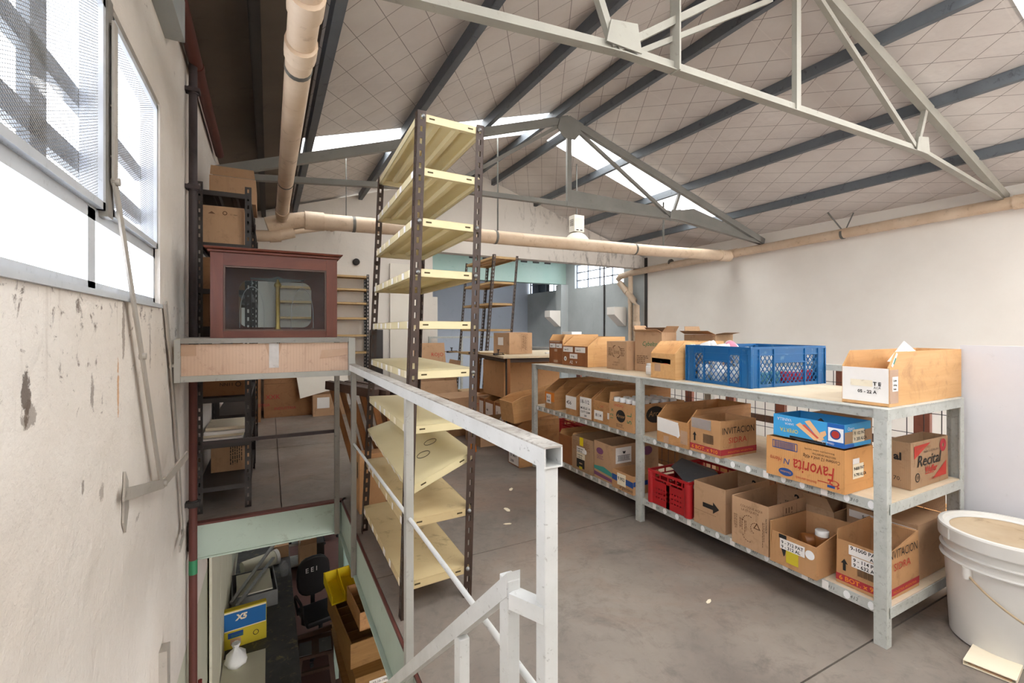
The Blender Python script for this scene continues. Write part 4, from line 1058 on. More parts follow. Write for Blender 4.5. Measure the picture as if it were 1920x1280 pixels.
# --- middle board
z = ZT[1] + .001
o, dm = bin_box('wooden bin with an orange edged label on the far middle shelf', (1.925, 2.955, z), .135, .54, .14, .225, 0, 'bin_wood', None, GMi, s=.13)
sticker(o, dm, 'front', .0, .06, .13, .13, 'ink_orange', name='orange_paper'); sticker(o, dm, 'front', .02, .045, .085, .115, 'paper', [('R1-1', .008, .038, .024), ('2088', .008, .012, .022)], th=.0016)
o, dm = bin_box('wooden bin with a curling white label, next after the orange edged one', (1.925, 2.67, z), .13, .54, .14, .22, 0, 'bin_wood', None, GMi, s=.12)
sticker(o, dm, 'front', -.005, .045, .125, .135, 'paper', [('456', .012, .03, .04)]); prints(o, dm, [('r', 'front', .08, .07, .11, .11, 'tape')])
o, dm = bin_box('wooden bin with a tall white label written 18-112', (1.925, 2.497, z), .135, .54, .15, .22, 0, 'bin_wood', None, GMi, s=.11)
sticker(o, dm, 'front', .002, .006, .13, .148, 'paper', [('18-112', .012, .10, .036), ('MUELLE 1A', .01, .06, .022), ('COTT GAM', .01, .035, .02), ('300', .05, .01, .018)])
o, dm = bin_box('wooden bin with a low grey label beside the carton of white caps', (1.925, 2.315, z), .165, .54, .145, .225, 0, 'bin_wood', None, GMi, s=.11)
sticker(o, dm, 'front', .01, .02, .10, .08, 'paper', [('8114', .015, .02, .03)]); sticker(o, dm, 'front', .145, .04, .165, .08, 'paper'); prints(o, dm, [('t', 'front', 'CAT.', .07, .105, .02, 'ink_red')])
o, dm = carton('carton printed 12 x and 5 L, packed with white capped jars', (1.905, 2.07, z), .225, .42, .168, 0, 'card_warm', (('r', 5, .05),), GMi)
prints(o, dm, [('t', 'front', '12 x', .04, .06, .04, 'ink_green', {'rot': 90}), ('t', 'front', '5 L', .205, .05, .055, 'ink_green', {'rot': 90}), ('t', 'front', 'UNIDAD', .05, .14, .022, 'ink_red'), ('p', 'front', [(.11 + .042 * math.cos(a), .085 + .038 * math.sin(a)) for a in [k * math.pi / 8 for k in range(16)]], 'ink'), ('t', 'front', 'Arcor', .073, .075, .03, 'card_warm', {'shear': .2}), ('lines', 'front', .07, .035, .08, 3, .008, 'ink_soft'),
    ('lines', 'side', .02, .12, .05, 9, .008, 'ink_green'), ('p', 'side', [(.17 + .075 * math.cos(a), .10 + .05 * math.sin(a)) for a in [k * math.pi / 10 for k in range(20)]], 'ink'), ('t', 'side', 'Arcor', .115, .09, .05, 'card_warm', {'shear': .2})])
for i in range(5):
    for j_ in range(4):
        if i or j_ < 4: jar('white capped jar packed in the carton printed 12 x and 5 L', (1.947 + .077 * i, 2.10 + .055 * j_, z + .075 - .002 * i), .026, .115, 'jar_brown', group='jars packed in the carton of white caps')
o, dm = bin_box('wide plywood bin with a torn white label on its taped front', (1.90, 1.668, z), .215, .50, .135, .198, 0, 'bin_wood', 'bin_wood', GMi, s=.07)
sticker(o, dm, 'front', .004, .05, .15, .125, 'paper', skew=.01); prints(o, dm, [('p', 'front', [(.12, .06), (.152, .115), (.162, .06), (.15, .045)], 'foam_white')])
sticker(o, dm, 'front', .05, .004, .085, .04, 'tape', name='tape'); sticker(o, dm, 'front', .165, .02, .21, .09, 'tape', name='tape')
def sidra(o, dm, band=.028):
    w, d, h = dm
    prints(o, dm, [('r', 'side', .0, .012, d, .012 + band, 'ink_maroon'), ('r', 'front', .0, .012, w, .012 + band, 'ink_maroon'),
        ('t', 'side', 'INVITACION', .012, h - .06, .046, 'ink', {'width': d - .03}), ('t', 'side', 'SIDRA', .055, h - .105, .038, 'ink_red', {'width': d * .5}),
        ('t', 'side', 'INDUSTRIA ARGENTINA', .05, .019, .013, 'ink_orange', {'width': d * .7}),
        ('t', 'front', '6 BOT. x 910', .012, .017, .024, 'ink_orange', {'bold': .0006, 'width': w * .85}),
        ('bars', 'front', w * .45, .055, w * .78, .10, 'ink'), ('p', 'front', [(.025, .055), (.035, .055), (.035, .082), (.042, .082), (.03, .1), (.018, .082), (.025, .082)], 'ink')])
o, dm = carton('cut down cider carton on the middle shelf with red band', (1.902, 1.478, z), .185, .255, .172, -2, 'card_warm', (), GMi, wob=.003)
sidra(o, dm); sticker(o, dm, 'front', .01, .12, .13, .17, 'clear_wrap', name='clear_tape')
FN = (1.892, .938, z)
o, dm = carton('orange biscuit carton with upside down red lettering', FN, .305, .205, .163, 0, 'card_orange', (), GMi, wob=.0015)
prints(o, dm, [('t', 'front', 'Favorita', .115, .036, .075, 'ink_red', {'flip': True, 'shear': .15, 'width': .155, 'bold': .0006}), ('t', 'front', 'Hierro', .018, .064, .026, 'ink_red', {'flip': True, 'shear': .2, 'width': .05}), ('t', 'front', 'N', .075, .058, .034, 'ink_blue', {'flip': True, 'shear': .2}),
    ('ring', 'front', .085, .026, 0, .016, 'ink_blue', 1.9), ('t', 'front', 'Chocolates', .063, .022, .012, 'card_orange', {'flip': True, 'width': .044, 'e': .0024}),
    ('r', 'front', .028, .118, .132, .121, 'ink_blue'), ('r', 'front', .028, .148, .132, .151, 'ink_blue'), ('r', 'front', .028, .118, .0305, .151, 'ink_blue'), ('r', 'front', .1295, .118, .132, .151, 'ink_blue'), ('bars', 'front', .037, .121, .122, .147, 'ink_blue'),
    ('t', 'front', 'Contiene 12 unid x 450g', .155, .105, .019, 'ink', {'flip': True, 'width': .135, 'shear': .15}), ('t', 'front', 'INDUSTRIA ARGENTINA', .19, .124, .011, 'ink', {'flip': True, 'width': .085}), ('t', 'front', 'Bizcochuelo sabor vainilla', .16, .138, .009, 'ink', {'flip': True, 'width': .11}),
    ('t', 'front', 'Bizcochuelo sabor vainilla', .125, .012, .014, 'ink_red', {'flip': True, 'width': .08}), ('r', 'front', .21, .026, .265, .029, 'ink_red'), ('ring', 'front', .27, .032, .008, .011, 'ink_red', 1.6), ('r', 'front', .245, .012, .272, .022, 'ink_blue'), ('p', 'front', [(.28, .012), (.29, .02), (.28, .024)], 'ink_red')])
sticker(o, dm, 'side', .055, .05, .13, .105, 'paper_cream', [('9-808 PAT', .006, .032, .017), ('9-790 ALCA', .006, .008, .017)]); sticker(o, dm, 'side', .0, .0, .2, .035, 'card_orange', name='brown_tape'); sticker(o, dm, 'side', .055, .106, .1, .126, 'paper', name='paper_scrap')
o, dm = carton('sky blue wafer carton sitting in the orange biscuit carton', (1.905, .945, z + .168), .275, .19, .088, 0, 'sky_blue', (), GMi, wob=.0015)
WF = [('p', 'front', [(.095, .058), (.112, .07), (.195, .012), (.175, .004)], 'wafer'), ('p', 'front', [(.13, .078), (.15, .086), (.205, .02), (.19, .012)], 'wafer'), ('p', 'front', [(.188, .045), (.208, .055), (.212, .04), (.195, .022)], 'wafer'), ('p', 'front', [(.12, .062), (.13, .066), (.185, .022), (.178, .018)], 'wafer_red')]
prints(o, dm, WF + [('r', 'front', .215, .0, .275, .088, 'deep_blue'), ('p', 'front', [(.218, .02), (.272, .02), (.272, .072), (.218, .072)], 'white_ink'), ('ring', 'front', .244, .047, .0, .016, 'ink_red'), ('ring', 'front', .244, .047, .014, .019, 'ink_blue'),
    ('t', 'front', 'VAINILLA', .018, .066, .018, 'white_ink', {'flip': True, 'width': .06}), ('t', 'front', 'SABOR', .05, .052, .012, 'white_ink', {'flip': True}), ('t', 'front', 'OFERTA', .03, .022, .022, 'yellow_plastic', {'flip': True, 'width': .075, 'e': .0026}), ('r', 'front', .07, .001, .21, .010, 'ink'), ('t', 'front', 'Obleas rellenas', .18, .006, .012, 'white_ink', {'flip': True, 'width': .06, 'e': .0027}),
    ('t', 'side', 'Opera', .02, .066, .018, 'white_ink'), ('r', 'side', .0, .0, .065, .014, 'deep_blue'), ('r', 'side', .0, .016, .19, .06, 'card_grey')])
sticker(o, dm, 'side', .055, .016, .135, .066, 'paper_cream', [('9. 102 PAT', .008, .03, .017), ('9. 200 ALCA', .006, .008, .017)], th=.0022)
b = MB(); b.add([(0, 0, 0), (.05, .01, 0), (.06, .05, .01), (.01, .06, 0), (.025, .03, .035), (.045, .035, .03)], [(0, 1, 4), (1, 5, 4), (1, 2, 5), (2, 3, 5), (3, 4, 5), (3, 0, 4), (3, 2, 1, 0)], 'dark_wood')
tag(b.build('brown_wrapper', loc=(1.99, 1.06, z + .172 + .042)), 'crumpled brown wrapper in the sky blue wafer carton', 'wrapper')
o, dm = carton('brown carton with dark side print behind the biscuit carton', (2.20, 1.10, z), .20, .25, .215, 0, 'card_grey', (), GMi, closed=True)
prints(o, dm, [('t', 'front', '91', .14, .16, .03, 'ink')])
o, dm = carton('open wafer carton with red corner flashes at the near shelf end', (2.165, .845, z), .085, .32, .178, 0, 'card_grey', (), GMi)
prints(o, dm, [('t', 'side', 'Recital', .05, .082, .062, 'ink', {'shear': .22, 'width': .205, 'bold': .0006}), ('t', 'side', 'Waffer', .115, .052, .036, 'ink_red', {'shear': .2, 'bold': .001}), ('r', 'side', .115, .046, .19, .049, 'ink_red'),
    ('p', 'side', [(.025, .165), (.16, .168), (.025, .115)], 'ink_red'), ('p', 'side', [(.18, .022), (.30, .022), (.30, .08)], 'ink_red'), ('t', 'side', 'PRODUCTO ARGENTINO', .04, .150, .011, 'card_dark', {'width': .12, 'e': .0027}), ('t', 'side', 'OBLEA DULCE RELLENA', .1, .132, .011, 'ink', {'width': .13}), ('ring', 'side', .27, .145, .008, .026, 'ink_maroon', 1.1), ('ring', 'side', .052, .042, .014, .018, 'ink'), ('t', 'side', 'W', .042, .034, .022, 'ink'), ('t', 'side', '12 PAQUETES', .15, .018, .013, 'ink_red', {'width': .1}),
    ('t', 'front', 'al', .03, .11, .04, 'ink', {'bold': .0015}), ('t', 'front', '70.', .03, .03, .022, 'ink')])
# --- bottom board
z = ZT[0] + .001
o, dm = bin_box('old brown wooden bin at the far end of the bottom board', (1.93, 2.735, z), .16, .52, .205, .235, 0, 'bin_wood', 'bin_front', GLo, s=.02)
o, dm = carton('dark carton with yellow tape and two handwritten labels', (1.915, 2.475, z), .235, .45, .232, 0, 'card_grey', (), GLo)
sticker(o, dm, 'front', .09, .175, .13, .232, 'yellow_plastic', name='yellow_tape'); sticker(o, dm, 'front', .055, .125, .15, .165, 'paper', [('9-400 PAT', .006, .02, .016), ('9-200 AL', .006, .004, .016)]); sticker(o, dm, 'front', .055, .082, .15, .122, 'paper_cream', [('9-500 KK', .006, .02, .016), ('9-300 AL', .006, .004, .016)])
prints(o, dm, [('r', 'front', .055, .02, .145, .08, 'ink'), ('r', 'front', .085, .046, .12, .056, 'card_grey'), ('r', 'front', .085, .012, .12, .03, 'yellow_card'), ('lines', 'front', .012, .2, .2, 6, .011, 'card_dark')])
prints(o, dm, [('ring', 'front', .155, .14, .0, .016, 'foam_white')], 'round_sticker')
o, dm = carton('carton with purple and green print and a framed white label', (1.92, 2.285, z), .18, .40, .243, 0, 'card', (), GLo)
prints(o, dm, [('ring', 'front', .06, .185, 0, .022, 'ink_purple', 1.6), ('p', 'front', [(0, .06), (.18, .045), (.18, .07), (.1, .09), (0, .08)], 'ink_teal'), ('p', 'front', [(0, .02), (.18, .01), (.18, .03), (0, .045)], 'ink_purple'), ('ring', 'side', .30, .18, 0, .03, 'ink_purple', 1.4), ('lines', 'front', .03, .155, .08, 3, .009, 'ink_purple')])
sticker(o, dm, 'side', .03, .125, .16, .225, 'paper', th=.0002); prints(o, dm, [('bars', 'side', .05, .145, .145, .17, 'ink'), ('r', 'side', .045, .14, .15, .143, 'ink'), ('r', 'side', .045, .172, .15, .175, 'ink'), ('t', 'side', 'w', .085, .185, .03, 'ink', {'bold': .002})], 'label_print')
o, dm = carton('low carton with blue band and a label written 9.902', (1.90, 2.07, z), .19, .22, .11, 0, 'card_warm', (), GLo)
prints(o, dm, [('p', 'front', [(0, .05), (.19, .04), (.19, .075), (0, .085)], 'ink_blue'), ('p', 'side', [(0, .05), (.22, .05), (.22, .078), (0, .078)], 'ink_blue'), ('t', 'front', 'argentino', .07, .012, .03, 'ink', {'shear': .2})])
sticker(o, dm, 'front', .05, .03, .125, .1, 'paper_cream', [('9.902', .006, .03, .028)], th=.0017)
crate('red plastic crate at the far end under the middle shelf', (2.15, 2.90, z), .32, .34, .24, 0, 'red_plastic', 'slots', 'red plastic crates')
o, dm = carton('brown carton behind the red crate with a white lined inside', (2.24, 1.985, z), .055, .27, .24, 0, 'card_grey', (('n', 60, .05),), GLo)
crate('red plastic crate holding a dark grey sheet on the bottom board', (1.925, 1.685, z), .285, .42, .185, 0, 'red_plastic', 'slots', 'red plastic crates')
b = MB(); b.slab([(0, 0, 0), (.16, -.09, .04), (.33, .08, .0), (.2, .2, .055), (.08, .17, .03)], (0, 0, .003), 'grey_sheet')
tag(b.build('grey_sheet', loc=(1.985, 1.765, z + .155)), 'dark grey felt sheet lying in the red crate', 'sheet')
b = MB(); b.lathe([(0, 0), (.05, 0), (.055, .06), (.055, .1), (.05, .105), (0, .105)], 'paper', n=20); tag(b.build('paper_roll', loc=(2.20, 1.87, z + .008)), 'white roll standing in the red crate behind the sheet', 'roll')
o, dm = carton('open carton printed with a thick black arrow', (1.925, 1.468, z), .185, .34, .213, 0, 'card', (), GLo)
prints(o, dm, [('p', 'front', [(.055, .095), (.115, .095), (.115, .078), (.15, .106), (.115, .134), (.115, .117), (.055, .117)], 'ink'), ('lines', 'front', .0, .07, .18, 1, .004, 'ink_soft'), ('t', 'inback', '2', .09, .15, .05, 'ink', {'bold': .002}), ('t', 'inback', 'SEGUNDO', .04, .128, .022, 'ink'), ('t', 'inback', 'PANEL', .02, .105, .022, 'ink')])
o, dm = carton('open carton printed with dashed recycling loops and a warning triangle', (1.90, 1.238, z), .178, .34, .213, 0, 'card', (), GLo)
lp = []
for cx, cz_, r_, a0, a1 in ((.085, .118, .03, 60, 175), (.12, .10, .026, 80, 250), (.085, .06, .03, 190, 300)):
    q = a0
    while q < a1: lp.append(('p', 'front', [(cx + rr * math.cos(R(a)), cz_ + rr * math.sin(R(a))) for rr, a in ((r_, q), (r_, q + 14), (r_ - .003, q + 14), (r_ - .003, q))], 'ink_soft')); q += 22
prints(o, dm, lp + [('t', 'front', 'COLOQUE AQUI', .045, .178, .014, 'ink_soft'), ('t', 'front', 'LA ETIQUETA', .05, .162, .014, 'ink_soft'), ('lines', 'front', .012, .135, .07, 3, .006, 'ink_soft', 1), ('lines', 'front', .04, .125, .06, 3, .006, 'ink_soft', 1), ('lines', 'front', .065, .12, .06, 2, .006, 'ink_soft', 1), ('lines', 'front', .15, .14, .11, 2, .006, 'ink_soft', 1),
    ('p', 'front', [(.108, .10), (.142, .10), (.125, .128)], 'ink_soft'), ('p', 'front', [(.115, .1035), (.135, .1035), (.125, .12)], 'card'), ('t', 'front', 'ATENCION', .172, .10, .012, 'ink', {'rot': 90}),
    ('t', 'inback', '2', .09, .155, .05, 'ink', {'bold': .002}), ('t', 'inback', 'SEGUNDO', .045, .133, .022, 'ink'), ('t', 'inback', 'PANEL', .02, .11, .022, 'ink'), ('r', 'side', .1, .15, .2, .152, 'ink_soft'), ('r', 'side', .1, .15, .102, .2, 'ink_soft'), ('r', 'side', .2, .15, .202, .2, 'ink_soft'), ('lines', 'side', .12, .19, .03, 3, .02, 'ink_soft', 1)])
o, dm = carton('torn carton with a label written 9-712, two jars inside', (1.888, 1.035, z), .19, .26, .17, 0, 'card_warm', (), GLo, fh=.128, nh=.14, cut=.128, wob=.004)
sticker(o, dm, 'front', .045, .07, .145, .112, 'paper', [('9 - 712 PAT', .006, .022, .018), ('9 - 312 AL', .006, .004, .018)]); sticker(o, dm, 'front', .07, .02, .12, .075, 'yellow_card', name='yellow_tape', th=.0005)
prints(o, dm, [('ring', 'front', .165, .09, 0, .018, 'foam_white'), ('r', 'front', .04, .112, .072, .128, 'ink'), ('p', 'front', [(.05, .07), (.07, .07), (.065, .045), (.06, .04)], 'ink')])
jar('amber jar lying on its side in the torn carton', (1.96, 1.13, z + .105), .03, .08, 'jar_brown', 'lid_dust', group=None, rot=(R(90), 0, R(60)))
jar('amber jar with a white cap standing in the torn carton', (2.0, 1.075, z + .065), .028, .095, 'jar_brown', group=None)
o, dm = carton('cut down cider carton at the near end of the bottom shelf', (1.955, .835, z), .165, .25, .205, 0, 'card_warm', (), GLo, fh=.165, cut=.16, wob=.004)
sidra(o, dm, .026); sticker(o, dm, 'front', .045, .125, .16, .16, 'paper', [('9-1000 PAT', .006, .02, .019), ('ALCA', .07, .003, .016)]); sticker(o, dm, 'front', .055, .082, .16, .122, 'paper', [('9 - 114 PAT', .006, .022, .018), ('9 - 632 AL', .006, .004, .018)], th=.0018)
o, dm = carton('large closed carton with a dark raised lid behind the cider carton', (2.235, .85, z), .25, .255, .215, 0, 'card', (('n', -95, .12), ('b', 15, .08)), GLo)
sticker(o, dm, 'front', .01, .17, .245, .2, 'paper', [('Saco 1.1 Tuerca', .05, .008, .018)])
o, dm = carton('carton with a long flap behind the torn carton', (2.155, 1.11, z), .118, .30, .19, 0, 'card_grey', (('f', 30, .07),), GLo)

# ------------------------------------------------------------------ bucket, packet, scraps
o = thing('bucket', 'large white plastic bucket with a dusty lid at the end of the shelf', 'bucket', (2.335, .625, 0))
o.scale = (1.05, 1.05, 1.09)
b = MB(); pr = [(0, .004), (.142, .0), (.15, .006), (.1635, .255)]
for zz in (.262, .293): pr += [(.1645, zz - .003), (.1755, zz - .001), (.1765, zz + .003), (.1665, zz + .006)]
pr += [(.168, .335), (.16, .335)]; b.turned(pr, 'bucket', n=64); b.build('body', o)
b = MB(); b.turned([(.170, .325), (.1795, .326), (.1805, .330), (.1815, .366), (.179, .371), (.168, .372), (.163, .362), (.150, .358)], 'bucket', n=64)
for k in range(3): a = 2.1 * k + .4; b.bar((.183 * math.cos(a), .183 * math.sin(a), .33), (.183 * math.cos(a), .183 * math.sin(a), .364), .004, .003, 'bucket')
l = b.build('lid', o); b = MB(); b.lathe([(.1495, .3575), (.145, .350), (.06, .352), (0, .351)], 'lid_dust', n=56, caps=False); b.build('lid_dust', l)
b = MB(); pts = []
for k in range(25):
    a = R(160) + k / 24 * R(190); s_ = math.sin(k / 24 * math.pi); r_ = .1735 + .012 * s_; pts.append((r_ * math.cos(a), r_ * math.sin(a), .245 - .135 * s_))
b.tube(pts, .0035, 'lid_dust', 8)
b.build('handle', o)
for a in (160, 350): b = MB(); p = (.17 * math.cos(R(a)), .17 * math.sin(R(a)), .245); b.lathe([(.012, -.018), (.014, 0), (.012, .018)], 'bucket', p, 12); b.build('handle_ear', o)
o = thing('paper_packet', 'flattened cream paper packet lying open on the floor by the bucket', 'packet', (2.06, .60, .002))
b = MB()
q = [(0, .055), (.015, -.055), (.22, -.05), (.30, .0), (.29, .05), (.2, .058)]
b.slab([(x * .85, y * 1.1, .013) for x, y in q], (0, 0, .003), 'paper_cream'); b.slab([(x * .85, y * 1.1, 0) for x, y in q], (0, 0, .003), 'paper_cream')
b.slab([(.0, .0605, .003), (.17, .0638, .003), (.17, .0638, .013), (.0, .0605, .013)], (0, -.002, 0), 'paper_cream'); b.slab([(.187, -.055, .003), (.255, 0, .003), (.255, 0, .013), (.187, -.055, .013)], (-.002, .001, 0), 'paper_cream'); b.slab([(.0128, -.0605, .003), (.187, -.055, .003), (.187, -.055, .013), (.0128, -.0605, .013)], (0, .002, 0), 'paper_cream')
b.build('packet_sleeve', o); b = MB(); b.slab([(.008, .05, .004), (.012, -.05, .004), (.16, -.045, .006), (.16, .05, .006)], (0, 0, .003), 'card'); b.build('card_liner', o)
o.rotation_euler = (0, 0, R(6))
for i, (x, y, s) in enumerate(((1.60, 1.30, .016), (1.31, 2.55, .03), (1.22, 2.36, .02), (1.50, 2.86, .026))):
    b = MB(); rn = random.Random(i); pts = [(s * (1 + .5 * rn.random()) * math.cos(a), s * .5 * math.sin(a), .001) for a in (0, 1, 2.2, 3.3, 4.4, 5.3)]
    b.slab(pts, (0, 0, .002), 'paper_cream'); sc_ = b.build('paper_scrap', loc=(x, y, .0)); sc_.rotation_euler.z = R(70 * i + 20); tag(sc_, 'small pale paper scrap on the concrete floor', 'scrap', 'paper scraps on the concrete floor')
# ------------------------------------------------------------------ bins stacked beyond the shelf, plywood table
GB = 'wooden bins stacked under and beside the plywood table'
o, dm = bin_box('small brown bin with a big white label alone on the floor past the shelf end', (1.79, 3.27, 0), .19, .22, .16, .19, 0, 'bin_wood', 'bin_front', None, s=.03)
sticker(o, dm, 'front', .01, .01, .18, .11, 'paper', [('07 MAY', .03, .06, .035), ('3088', .03, .015, .03)])
def stack_bin(lab, x, y, zz, w, d, fh, h, lb=None, rot=0, m='bin_wood'):
    o, dm = bin_box(lab, (x, y, zz), w, d, fh, h, rot, m, 'bin_front' if m == 'bin_wood' else m, GB, s=.10)
    if lb: sticker(o, dm, 'front', .02, .03, w - .03, fh - .03, 'paper', [(lb, .02, .04, .045)])
xs0 = 2.02
for i, (y, t) in enumerate(((3.74, '12'), (3.98, '27'), (4.22, '31'), (4.46, '46'), (4.70, '58'))):
    stack_bin('brown wooden bin on the floor, %s in the row going away from the shelf' % ('first', 'second', 'third', 'fourth', 'fifth')[i], xs0, y, .0, .225, .62, .16, .195, t)
for i, (y, t) in enumerate(((3.98, '15'), (4.22, '44'), (4.46, '83'), (4.70, '90'))):
    stack_bin('brown wooden bin in the second layer of the stack, %s from the shelf' % ('first', 'second', 'third', 'fourth')[i], xs0, y, .2, .225, .62, .19, .235, t)
stack_bin('long pale wooden bin on the floor next to the table leg', 1.97, 3.485, .0, .235, .72, .19, .27, None, 0, 'bin_light')
o, dm = bin_box('long wooden bin tilted up on the pale bin beside the table leg', (1.90, 3.56, .295), .235, .76, .19, .22, 2, 'bin_light', 'bin_light', GB, s=.12)
o.rotation_euler.y = R(-7)
o, dm = carton('large brown carton wedged under the plywood table top', (2.06, 4.08, .44), .5, .66, .36, 0, 'card_warm', (), None, closed=True)
TR = -8
o = thing('plywood_table', 'plywood topped table standing over the stacked bins', 'table', (1.93, 3.83, 0), TR)
b = MB(); b.box((0, 0, .85), (.95, 1.15, .872), 'table_wood'); b.build('table_top', o, bevel=.003)
for x, y in ((.045, .045), (.905, .045), (.045, 1.10), (.905, 1.10)):
    b = MB(); b.box((x - .004, y - .022, 0), (x, y + .022, .8499), 'post_black'); b.box((x, y - .022, 0), (x + .03, y - .018, .8499), 'frame_wood'); b.build('leg', o)
b = MB(); b.box((.045, .03, .81), (.9, .034, .8495), 'post'); b.box((.03, .07, .81), (.034, 1.08, .8495), 'post'); b.build('apron', o)
o, dm = carton('plain carton with striped print standing on the plywood table', (2.13, 4.10, .873), .27, .30, .215, 10, 'card', (('n', -88, .12),), None)
sticker(o, dm, 'front', .08, .09, .17, .17, 'paper'); prints(o, dm, [('lines', 'side', .17, .19, .16, 5, .012, 'ink_soft', 1), ('r', 'side', .155, .025, .157, .2, 'ink_soft'), ('r', 'side', .235, .025, .237, .2, 'ink_soft'), ('r', 'side', .155, .2, .237, .202, 'ink_soft')])
o = thing('clamp_rods', 'pair of long steel rods with screw clamps on the plywood table', 'clamp', (2.0, 4.0, .873), 20)
b = MB(); b.bar((0, 0, .012), (-.05, .8, .012), .012, .008, 'tan'); b.bar((.06, 0, .012), (.01, .8, .012), .012, .008, 'tan'); b.build('rod', o)
for y in (.05, .4, .75):
    b = MB(); b.box((-.06, y - .015, 0), (.07, y + .015, .02), 'dark_pipe'); b.lathe([(.006, .02), (.006, .045), (.015, .05), (.015, .055), (0, .055)], 'dark_pipe', (.0, y, 0), 10); b.build('clamp', o)
b = MB(); b.slab([(0, 0, .0), (.09, .0, .0), (.07, .06, .0), (.01, .05, .0)], (0, 0, .012), 'white_plastic'); tag(b.build('white_scraps', loc=(2.52, 4.02, .8735)), 'small white offcut beside the carton on the plywood table', 'scrap')

# cartons behind the tall rack
GCn = 'open cartons on the floor behind the tall rack'
o, dm = carton('carton with folded out flaps behind the tall rack', (1.55, 5.35, 0), .42, .5, .50, 0, 'card', (('n', 150, .16), ('b', 15, .24), ('f', 40, .18)), GCn)
prints(o, dm, [('t', 'side', 'FRAGIL', .1, .3, .07, 'ink_red')])
b = MB(); b.slab([(0, 0, 0), (.5, 0, 0), (.47, .16, .94), (.04, .16, .94)], (0, .006, 0), 'card'); f = b.build('carton_sheet', loc=(1.66, 5.88, .001)); 
pb = MB(); put_text(pb, 'ROJO', (.28, .125, .76), (1, 0, 0), (0, .17, .985), .07, 'ink_red'); pb.build('printing', f); tag(f, 'flattened carton standing upright behind the tall rack', 'carton sheet')
o, dm = carton('closed carton with a red triangular mark behind the tall rack', (1.66, 4.55, 0), .45, .50, .40, 6, 'card', (), GCn, closed=True)
prints(o, dm, [('p', 'side', [(.06, .2), (.12, .3), (.135, .29), (.08, .2)], 'ink_red'), ('p', 'side', [(.12, .2), (.16, .27), (.175, .26), (.14, .2)], 'ink_red'), ('t', 'side', 'SEL-TOR', .24, .29, .05, 'ink_red')])
o, dm = carton('low torn carton on the floor next to the red marked carton', (1.78, 4.02, 0), .38, .2, .24, 0, 'card', (('f', 60, .16), ('n', 50, .12)), GCn)
b = MB(); b.lathe([(.035, 0), (.03, .05), (.012, .12), (.008, .13)], 'ink_orange', n=20); tag(b.build('orange_cone', loc=(1.66, 3.92, .0)), 'small orange plastic cone on the floor among the cartons', 'cone')

# end of the room: guard rail, cartons and boards along the gable wall
o = thing('guard_rail', 'thin grey guard rail across the gap in the gable wall', 'guard rail', (0, 7.22, 0))
for x in (2.3, 2.85, 3.55): b = MB(); b.box((x - .018, -.018, 0), (x + .018, .018, .98), 'shelf_paint'); b.build('post', o)
b = MB(); b.bar((2.28, 0, .995), (3.57, 0, .995), .03, .03, 'shelf_paint'); b.build('top_rail', o); b = MB(); b.bar((2.3, .0, .5), (3.57, .0, .5), .02, .02, 'shelf_paint'); b.build('mid_rail', o)
GF = 'big cartons against the gable wall'
for i, (N, w, d, h, l) in enumerate((((-.06, 6.62, 0), .34, .56, .43, 'big carton at the foot of the pile by the gable wall'), ((-.06, 6.62, .432), .34, .56, .42, 'big carton stacked on another by the gable wall'), ((-.36, 6.35, 0), .5, .27, .85, 'tall brown carton behind the wall racks'))):
    o, dm = carton(l, N, w, d, h, 0, 'card_dark', (), GF, closed=True)
    prints(o, dm, [('t', 'side', 'XXK', .02, h * .55, .08, 'ink_maroon'), ('t', 'side', 'INDUSTRIA', .12, h * .22, .05, 'ink_maroon')])
o, dm = carton('small carton with a white label on the floor by the gable wall', (.50, 6.45, 0), .35, .42, .275, 0, 'card', (), None, closed=True)
sticker(o, dm, 'side', .05, .10, .2, .24, 'paper')
b = MB(); b.slab([(.352, 6.47, .241), (.751, 6.47, .337), (.939, 6.49, .442), (.897, 6.60, .943), (.25, 6.60, .943)], (.0, .012, .006), 'board_white')
tag(b.build('white_board'), 'large white board propped at a slant on the cartons by the gable wall', 'board')
b = MB(); b.box((1.66, 7.20, .0), (2.18, 7.24, 2.15), 'board_white'); tag(b.build('door_leaf', bevel=.003), 'tall cream door leaf standing against the gable wall', 'door leaf')
b = MB(); b.box((1.36, 7.19, .0), (1.55, 7.235, 1.12), 'post_black'); tag(b.build('dark_gap_panel', bevel=.003), 'narrow black board standing beside the cream door leaf', 'board')  # black panel put in where a gap is only dark
b = MB(); b.lathe([(.05, 0), (.05, .05), (.03, .06), (0, .06)], 'purlin_dark', n=16); f = b.build('wall_knob', loc=(1.16, 7.25, 2.14)); f.rotation_euler = (R(90), 0, 0); tag(f, 'small round black fitting on the gable wall above the narrow shelves', 'fitting')

# leaning wooden window frames behind the tall rack
GW = 'old wooden frames leaning behind the tall rack'
for i in range(4):
    dx = .05 + .07 * i; lab = ('outermost', 'second', 'third', 'innermost')[i]
    o = thing('wooden_screen', 'brown wooden frame leaning behind the tall rack, %s of the stack' % lab, 'wooden screen', (0, 0, 0), 0, GW)
    TL, TR_ = V((.335 + dx * .8, 3.30 - .03 * i, .745)), V((.53 + dx, 2.98, .72 - .01 * i)); BL, BR = V((.52 + dx * .8, 3.32 - .03 * i, .02)), V((.68 + dx, 2.99, .02))
    b = MB(); b.bar(TL + (TL - TR_) * .12, TR_ + (TR_ - TL) * .08, .04, .055, 'dark_wood'); b.build('top_rail', o)
    for p, q in ((TL, BL), (TR_, BR), (TL.lerp(TR_, .5), BL.lerp(BR, .5))):
        b = MB(); b.bar(p - V((0, 0, .03)), q, .045, .03, 'frame_wood', (1, 0, .3)); b.build('stile', o)
    b = MB(); b.bar(BL, BR, .035, .04, 'frame_wood'); b.build('bottom_rail', o)
